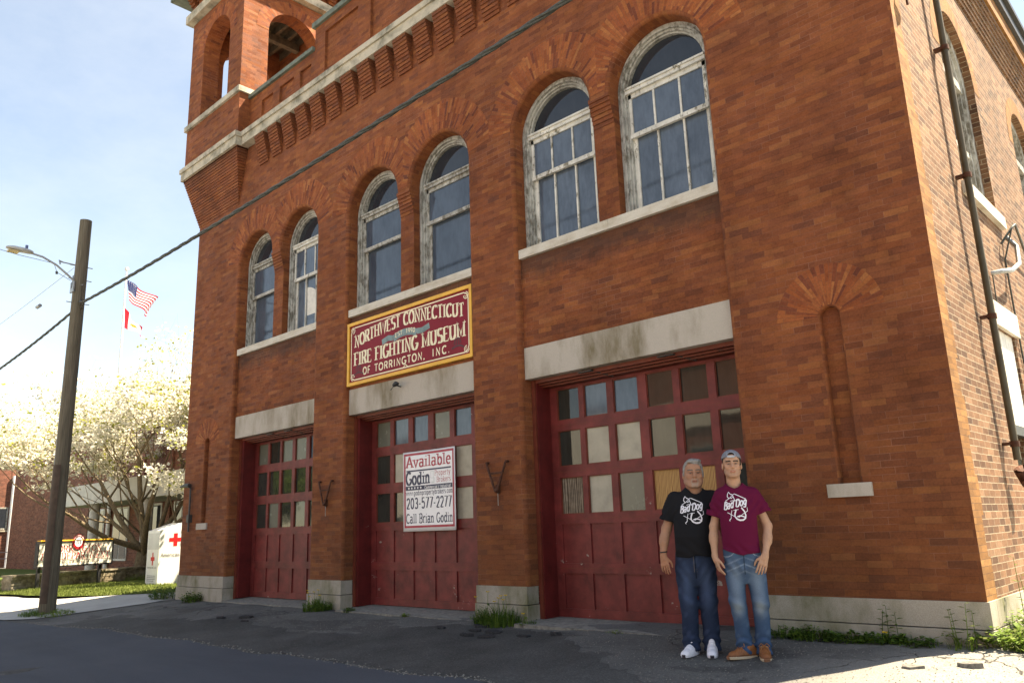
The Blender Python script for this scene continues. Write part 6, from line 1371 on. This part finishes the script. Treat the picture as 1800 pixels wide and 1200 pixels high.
# --- the young man in maroon
def man_maroon():
    b = (-1.87, -.97); zg = -.098; n = CAM-Vector((b[0], b[1], 0)); P = person((b[0], b[1], zg), n, 'young man in a backwards grey cap, maroon printed T-shirt, faded jeans and brown leather shoes')
    ho = (.008, -.01, 1.705); hs = 1.115; tu, ti = .06, -.02; sk = (.50, .285, .185)
    S = SDF((-.36, -.26, .05), (.42, .24, 1.99), .0050)
    S.loft([(.85, .03, .02, .13, .09), (1.10, .015, .01, .14, .095), (1.40, .015, .01, .15, .09), (1.50, .02, .02, .11, .06), (1.58, .015, .03, .055, .05)], .02)
    for hx, kx, ax in ((-.055, -.060, -.02), (.115, .155, .14)): S.cone((hx, .02, .86), (kx, .0, .50), .070, .052, .03); S.cone((kx, .0, .50), (ax, .03, .09), .047, .034, .02)
    S.cone((-.145, .01, 1.50), (-.222, .02, 1.235), .040, .043, .02); S.cone((-.222, .02, 1.235), (-.236, .0, 1.10), .043, .042, .02); S.cone((-.234, .005, 1.14), (-.236, -.03, .955), .042, .027, .02)
    add_hand(S, (-.236, -.032, .942), (.22, -.12, -1), (.8, .5, 0), (.35, -1, 0), 1.03, .48)
    S.cone((.19, .01, 1.50), (.290, .035, 1.225), .040, .044, .02); S.cone((.290, .035, 1.225), (.272, -.045, 1.08), .043, .042, .02); S.cone((.278, -.02, 1.12), (.238, -.118, .965), .042, .028, .02)
    add_hand(S, (.236, -.124, .955), (-.36, -.22, -1), (-.2, .9, -.3), (-1, -.1, .2), 1.04, .40, .3)
    add_head(S, ho, hs, tu, ti, .93, 1.0)
    def col(V): c, *_ = head_paint(V, ho, hs, tu, ti, sk, 'smile'); return c
    S.mesh('body', skin_m, P, col)
    H = lambda x, y, z: (ho[0]+hs*(x+ti*z), ho[1]+hs*(y+x*.06), ho[2]+hs*z)
    S = SDF((-.12, -.17, 1.72), (.14, .16, 2.0), .0046)
    S.ell(H(0, .016, .150), (.0815*hs, .102*hs, .089*hs), 0); S.ell(H(-.066, -.012, .112), (.016*hs, .022*hs, .03*hs), .008); S.ell(H(.066, -.012, .112), (.016*hs, .022*hs, .03*hs), .008)
    S.half(lambda X, Y, Z: (np.maximum(.182-2.2*np.maximum((Y-ho[1])/hs+.036, 0), .066)-(Z-ho[2])/hs)*hs+0*X); S.disp(lambda X, Y, Z: .002*np.sin(X*180+Y*90+np.sin(Z*80)*2))
    S.mesh('hair', hair_m, P, lambda V: np.tile(np.array((.030, .018, .012)), (len(V), 1)))
    S = SDF((-.13, -.18, 1.82), (.15, .22, 2.02), .0044)
    S.ell(H(0, .012, .158), (.0890*hs, .1085*hs, .093*hs), 0); S.cone(H(-.05, .115, .150), H(.05, .115, .150), .016, .016, .02, sc=(1, .6, 1)); S.cone(H(0, .12, .145), H(0, .165, .128), .045, .045, .01, sc=(.8, 1, 4))
    S.half(lambda X, Y, Z: (.1655-.16*((Y-ho[1])/hs)-(Z-ho[2])/hs)*hs+0*X)
    S.cone(H(0, -.13, .196), H(0, -.06, .196), .0315, .0315, .004, 's', sc=(1, 1, 1.25))
    S.half(lambda X, Y, Z: .0+0*X+0*Y+0*Z-1)
    def capc(V):
        z = (V[:, 2]-ho[2])/hs; y = (V[:, 1]-ho[1])/hs; x = (V[:, 0]-ho[0])/hs; c = np.tile(np.array((.21, .22, .25)), (len(V), 1)); c *= (1+.10*fold(*V.T, 4))[:, None]
        r2 = (x+.0)**2+((z-.196)*1.25)**2; c[(r2 < .0278**2*1.02) & (y < -.02)] = (.012, .009, .008); c = mixc(c, (np.abs(np.sqrt(r2)-.0335) < .004)*(y < 0)*.8, (.30, .32, .36)); c[np.abs(np.abs(x)-.045) < .0012] *= .6; return c
    cp_ = S.mesh('cap', cloth_m, P, capc)
    m = MB(); rows = []
    for t in np.linspace(-.36, .36, 11): rows.append([(H(.090*math.sin(t), .010-.1095*math.cos(t), .1815+dz)[0], H(.090*math.sin(t), .010-.1095*math.cos(t)-o_, .1815+dz)[1], H(0, 0, .1815+dz)[2]) for dz, o_ in ((-.011, .0), (-.011, .003), (.009, .003), (.009, 0))])
    m.grid(rows, None, 0, True, True); m.build('strap', plain('cap_strap_grey', (.42, .44, .47), .7, .05, 10), cp_, local=True)
    # shirt
    S = SDF((-.34, -.24, .93), (.38, .24, 1.70), .0060)
    S.loft([(.90, .018, .005, .196, .138), (1.0, .012, .0, .192, .140), (1.15, .008, -.004, .186, .138), (1.30, .012, -.006, .194, .138), (1.43, .018, .002, .200, .132), (1.53, .020, .012, .184, .108), (1.585, .018, .018, .142, .090), (1.64, .012, .024, .094, .078), (1.652, .010, .026, .086, .074)], .03, 'u', 2.5)
    for a, c_, e in (((-.130, .012, 1.54), (-.222, .02, 1.34), (-.232, .015, 1.24)), ((.175, .012, 1.54), (.272, .03, 1.36), (.288, .025, 1.26))):
        S.cone(a, c_, .070, .066, .05); S.cone(c_, e, .066, .072, .03)
    S.half(lambda X, Y, Z: np.where(X < -.155, (1.335-.30*(X+.22)-Z)*.94, np.where(X > .198, (1.355+.28*(X-.27)-Z)*.94, np.minimum(.962+.9*np.maximum(X-.10, 0)*.25+.55*np.maximum(-.02-X, 0)*.8, 1.02)-Z))+0*Y)
    S.cone((ho[0], .010, 1.60), (ho[0], -.035, 1.71), .069, .084, .006, 's')
    S.disp(lambda X, Y, Z: .0050*fold(X, Y, Z, .66)+.0055*np.sin((X*.8+Z)*55+np.sin(X*21)*1.4)*np.exp(-((Z-1.0)/.07)**2)+.0045*np.sin((np.abs(X)*1.3-Z)*62)*np.exp(-((Z-1.42)/.08)**2)*(np.abs(X-.01) > .11))
    S.cone((-.220, .015, 1.40), (-.232, .0, 1.20), .0465, .0465, .004, 's'); S.cone((.262, .025, 1.42), (.286, .02, 1.22), .0475, .0475, .004, 's')
    sh = S.mesh('tshirt', cloth_m, P, lambda V: np.tile(np.array((.115, .006, .034)), (len(V), 1)))
    graphic(sh, .012, 1.420, .225, .29, 0)
    S = SDF((-.24, -.22, .03), (.32, .24, 1.06), .0055)
    S.loft([(.69, .034, .012, .155, .075), (.77, .033, .017, .178, .112), (.83, .034, .018, .188, .135), (.92, .030, .01, .184, .134), (1.03, .020, .0, .176, .126)], .03, 'u', 2.5)
    for hx, kx, ax, q in ((-.062, -.058, -.030, 1), (.130, .152, .140, -1)):
        S.cone((hx, .015, .84), (kx, -.012, .52), .102, .079, .022); S.cone((kx, -.012, .52), (ax, .03, .10), .077, .070, .03); S.cone((ax, .02, .15), (ax, .012, .055), .073, .078, .02)
    S.half(lambda X, Y, Z: np.maximum(.040-Z, Z-1.03)+0*X+0*Y)
    S.disp(lambda X, Y, Z: .0048*fold(X, Y, Z, .85)*(.4+.6*(Z < .9))+.0085*np.sin(Z*80+np.sin(X*34)*1.3+Y*18)*np.exp(-((Z-.13)/.08)**2)+.005*np.sin(Z*50+X*26)*np.exp(-((Z-.50)/.08)**2)+.005*np.sin(np.abs(X-.035)*75-Z*42)*np.exp(-((Z-.84)/.08)**2))
    def jc(V):
        x, y, z = V.T; c = np.tile(np.array((.045, .085, .155)), (len(V), 1)); ft = sm(-y, .0, .10)
        for hx in (-.060, .142): c = mixc(c, ft*np.exp(-((x-hx)/.06)**2)*np.exp(-((z-.70)/.20)**2)*.7, (.20, .27, .35)); c = mixc(c, ft*np.exp(-((x-hx)/.05)**2)*np.exp(-((z-.47)/.07)**2)*.6, (.34, .40, .42))
        c = mixc(c, ft*(np.sin(z*95+np.abs(x-.035)*40) > .72)*np.exp(-((z-.86)/.07)**2)*.45, (.30, .38, .46)); c = mixc(c, sm(fold(x, y, z, 1.4), .1, .9)*.35, (.13, .19, .28)); c = mixc(c, sm(.36-z, 0, .25)*.45, (.03, .065, .14))
        c[(np.abs(x-.034) < .004) & (z > .78) & (y < 0)] *= .45
        for q in (-1, 1): rr = np.hypot(x-.03-q*.155, z-1.03); c = mixc(c, (np.abs(rr-.085) < .003)*(y < .02)*.8, (.36, .42, .48))
        return c
    S.mesh('jeans', denim_m, P, jc)
    make_shoe(P, 'leather_shoe', (-.03, -.02, 0), R(-62), 1.02, 'leather'); make_shoe(P, 'leather_shoe', (.142, -.045, 0), R(4), 1.04, 'leather')
man_black(); man_maroon()
# ------------------------------------------------------------------ weeds along the walls
def weed(x, y, name, label, n, h, rad, mats, seed, flowers=0, leafy=.4, group=None, cat='weed', ell=.6, tall=0):
    r = random.Random(seed); z0 = ground(x, y)-.01; W_ = empty(name, (x, y, z0), label, cat, group); m = MB()
    for k in range(n):
        a = r.uniform(0, 6.283); d = rad*math.sqrt(r.random()); bx, by = x+d*math.cos(a), y+d*ell*math.sin(a); bz = ground(bx, by)-.01
        L = h*r.uniform(.35, 1.0)*(1-.45*d/rad); az = a+r.uniform(-1.0, 1.0); bend = r.uniform(.2, .95); w = r.uniform(.004, .009); mi = 1 if r.random() < .3 else 0
        pts = []
        for t in (0, .35, .7, 1): pts.append(Vector((bx+math.cos(az)*L*bend*t*t*.7, by+math.sin(az)*L*bend*t*t*.7*ell, bz+L*(t-.32*bend*t*t))))
        sd_ = Vector((-math.sin(az), math.cos(az), 0)); 
        if r.random() > leafy:
            for q in range(3):
                w0, w1 = w*(1-.3*q), w*(1-.3*(q+1)); m.face([pts[q]-sd_*w0, pts[q]+sd_*w0, pts[q+1]+sd_*w1, pts[q+1]-sd_*w1], None, mi, True)
        else:
            tip = pts[2]
            for q in range(r.choice((2, 3, 4))):
                p = pts[1].lerp(pts[3], r.random()); la = r.uniform(0, 6.28); l = r.uniform(.025, .06); u = Vector((math.cos(la), math.sin(la), r.uniform(-.3, .6)))*l; v = Vector((-math.sin(la), math.cos(la), r.uniform(-.3, .3)))*l*.36
                m.face([p, p+u*.5+v, p+u, p+u*.5-v], None, mi, True)
    for k in range(tall):
        a = r.uniform(0, 6.28); bx, by = x+rad*.7*r.uniform(-1, 1), y+rad*.3*r.uniform(-1, 1); H_ = h*r.uniform(1.1, 1.7); lean = Vector((r.uniform(-.15, .15), r.uniform(-.12, .12), 1)).normalized(); b0 = Vector((bx, by, z0)); m.tube([b0, b0+lean*H_*.5, b0+lean*H_], [.004, .0035, .002], 5, False, 0)
        for q in range(9):
            p = b0+lean*H_*(.2+.8*q/8); la = q*2.4+a; l = .085*(1-.35*q/8)*r.uniform(.8, 1.2); u = Vector((math.cos(la), math.sin(la), .35))*l; v = Vector((-math.sin(la), math.cos(la), 0))*l*.2
            m.face([p, p+u*.45+v, p+u-Vector((0, 0, l*.2)), p+u*.45-v], None, 1, True)
    m.build('leaves', mats, W_)
    for k in range(flowers):
        a = r.uniform(0, 6.28); d = rad*r.uniform(.2, .9); p = Vector((x+d*math.cos(a), y+d*ell*math.sin(a)-.03, z0)); q = p+Vector((r.uniform(-.05, .05), r.uniform(-.05, .02), h*r.uniform(.7, 1.15))); f = MB(); f.tube([p, p.lerp(q, .5)+Vector((.01, 0, .01)), q], .0028, 4, False, 1)
        for j in range(14):
            t = 2*math.pi*j/14; f.face([q, q+Vector((.024*math.cos(t), .024*math.sin(t)-.006, .010*math.sin(j*2))), q+Vector((.024*math.cos(t+.6), .024*math.sin(t+.6)-.006, -.004))], None, 0)
        f.build('dandelion_flower', [dand, weed2_m], W_)
    return W_
G1, G2 = [weed_m, weed2_m], [weed2_m, grass_m]
weed(-17.1, .0, 'leafy_weed', 'dense dark green weeds against the far left corner of the fire station', 420, .50, .42, G1, 1, 0, .75)
weed(-15.35, -.10, 'leafy_weed', 'bright green leafy weed clump below the plinth left of the smallest door', 380, .36, .34, G1, 2, 0, .75)
weed(-18.45, -2.30, 'grass_tuft', 'grass tuft and weeds around the left foot of the utility pole', 330, .26, .42, G1, 3, 0, .3)
weed(-17.75, -2.05, 'grass_tuft', 'low green grass spreading right of the utility pole foot', 330, .20, .55, G2, 4, 0, .3)
weed(-10.45, -.17, 'dandelion_clump', 'clump of grass with yellow dandelions at the pier between smallest and middle doors', 460, .36, .33, G1, 5, 6, .2)
weed(-9.62, -.10, 'grass_tuft', 'small grass tuft at the foot of the middle door jamb', 120, .14, .13, G1, 6, 0, .2)
weed(-8.05, -.16, 'grass_tuft', 'tiny grass tuft on the sill of the middle garage door', 50, .10, .08, G2, 7, 0, .2)
weed(-6.02, -.18, 'dandelion_clump', 'large grassy clump with tall dandelions before the pier left of the largest door', 620, .42, .40, G1, 8, 7, .12)
weed(-5.42, -.22, 'grass_tuft', 'grass tuft at the right foot of the pier beside the largest door', 150, .16, .16, G1, 9, 1, .2)
weed(-3.9, -.36, 'grass_tuft', 'sparse grass blades on the front edge of the largest door sill', 40, .09, .12, G2, 10, 0, .1)
for k, (x, n, h, lab) in enumerate(((-1.95, 190, .20, 'dark weeds at the plinth just right of the young man'), (-1.62, 230, .22, 'second clump of plinth weeds right of the young man'), (-1.27, 190, .17, 'low weeds below the right slit sill'), (-.95, 200, .16, 'grassy weeds on the plinth right of the slit sill'), (-.62, 170, .14, 'low shaded weeds near the right corner of the building'))):
    weed(x, -.13, 'plinth_weed', lab, n, h, .22, G1, 20+k, 1 if k == 3 else 0, .55, 'weeds along the right plinth')
weed(-.86, -.10, 'tall_weed', 'two tall thin leafy weeds before the right plinth', 40, .22, .2, G1, 31, 0, .5, None, 'weed', .6, 3)
weed(-.22, -.14, 'tall_weed', 'tall young weeds at the shadow edge of the right corner', 60, .26, .16, G2, 32, 0, .5, None, 'weed', .6, 4)
weed(.16, .02, 'sunlit_weed', 'bright sunlit weed clump wrapping the right corner of the building', 420, .26, .30, G2, 33, 0, .7)
weed(.33, .55, 'sunlit_weed', 'tall sunlit leafy weeds against the side wall plinth at the right edge', 520, .46, .36, G2, 34, 0, .75, None, 'weed', 1.0, 5)
weed(.45, -.10, 'sunlit_weed', 'low sunlit weeds spreading over grit at the right edge', 260, .16, .30, G2, 35, 0, .6)
weed(-27.9, 3.6, 'leafy_weed', 'pale green shrubby growth at the dogwood foot before the stone wall', 300, .5, .7, G2, 36, 0, .8)

# ------------------------------------------------------------------ the far side of the street, seen mirrored in the door glass
OB = empty('brick_shop_building', (-8, -27, -.5), 'red brick building with pale stone band mirrored in right panes of largest door', 'building')
m = MB(); m.box(-21.5, 9, -38, -27, -.6, 10.2); m.build('brick_wall', brick_far, OB)
m = MB(); m.box(-21.6, 9.1, -27.0, -26.78, 6.1, 6.9); m.box(-21.6, 9.1, -27.0, -26.7, 9.9, 10.4); m.build('stone_band', sillstone, OB)
for x in np.arange(-19.5, 8, 3.6):
    m = MB(); m.box(x, x+1.5, -27, -26.93, 2.6, 5.2); f = m.build('window', winpaint, OB); m = MB(); m.box(x+.1, x+1.4, -26.93, -26.915, 2.7, 5.1); m.build('pane', gl_clear, f)
WB = empty('pale_block_building', (-38, -29, -.5), 'pale sunlit building mirrored in the panes beside the for sale sign', 'building')
m = MB(); m.box(-55, -22, -40, -29, -.6, 7.6); m.build('rendered_wall', plain('pale_render', (.66, .63, .55), .8, .06, 1.5), WB)
m = MB(); m.box(-55.1, -21.9, -40.1, -28.85, 7.605, 7.95); m.build('roof_edge', darkm, WB)
for x in np.arange(-52, -24, 5.5):
    m = MB(); m.box(x, x+1.6, -29, -28.94, .4, 2.6); m.build('window', gl_clear, WB)
tree((-60, -24, -.5), 10.5, 5.2, 8, 'leafy green street tree mirrored in the smallest garage door', 'maple_tree', lambda r, c, p: 0 if r.random() < .6 else 1, [weed2_m, grass_m], 23, 1.8, .3, 4, 60, .9, .16, .7)
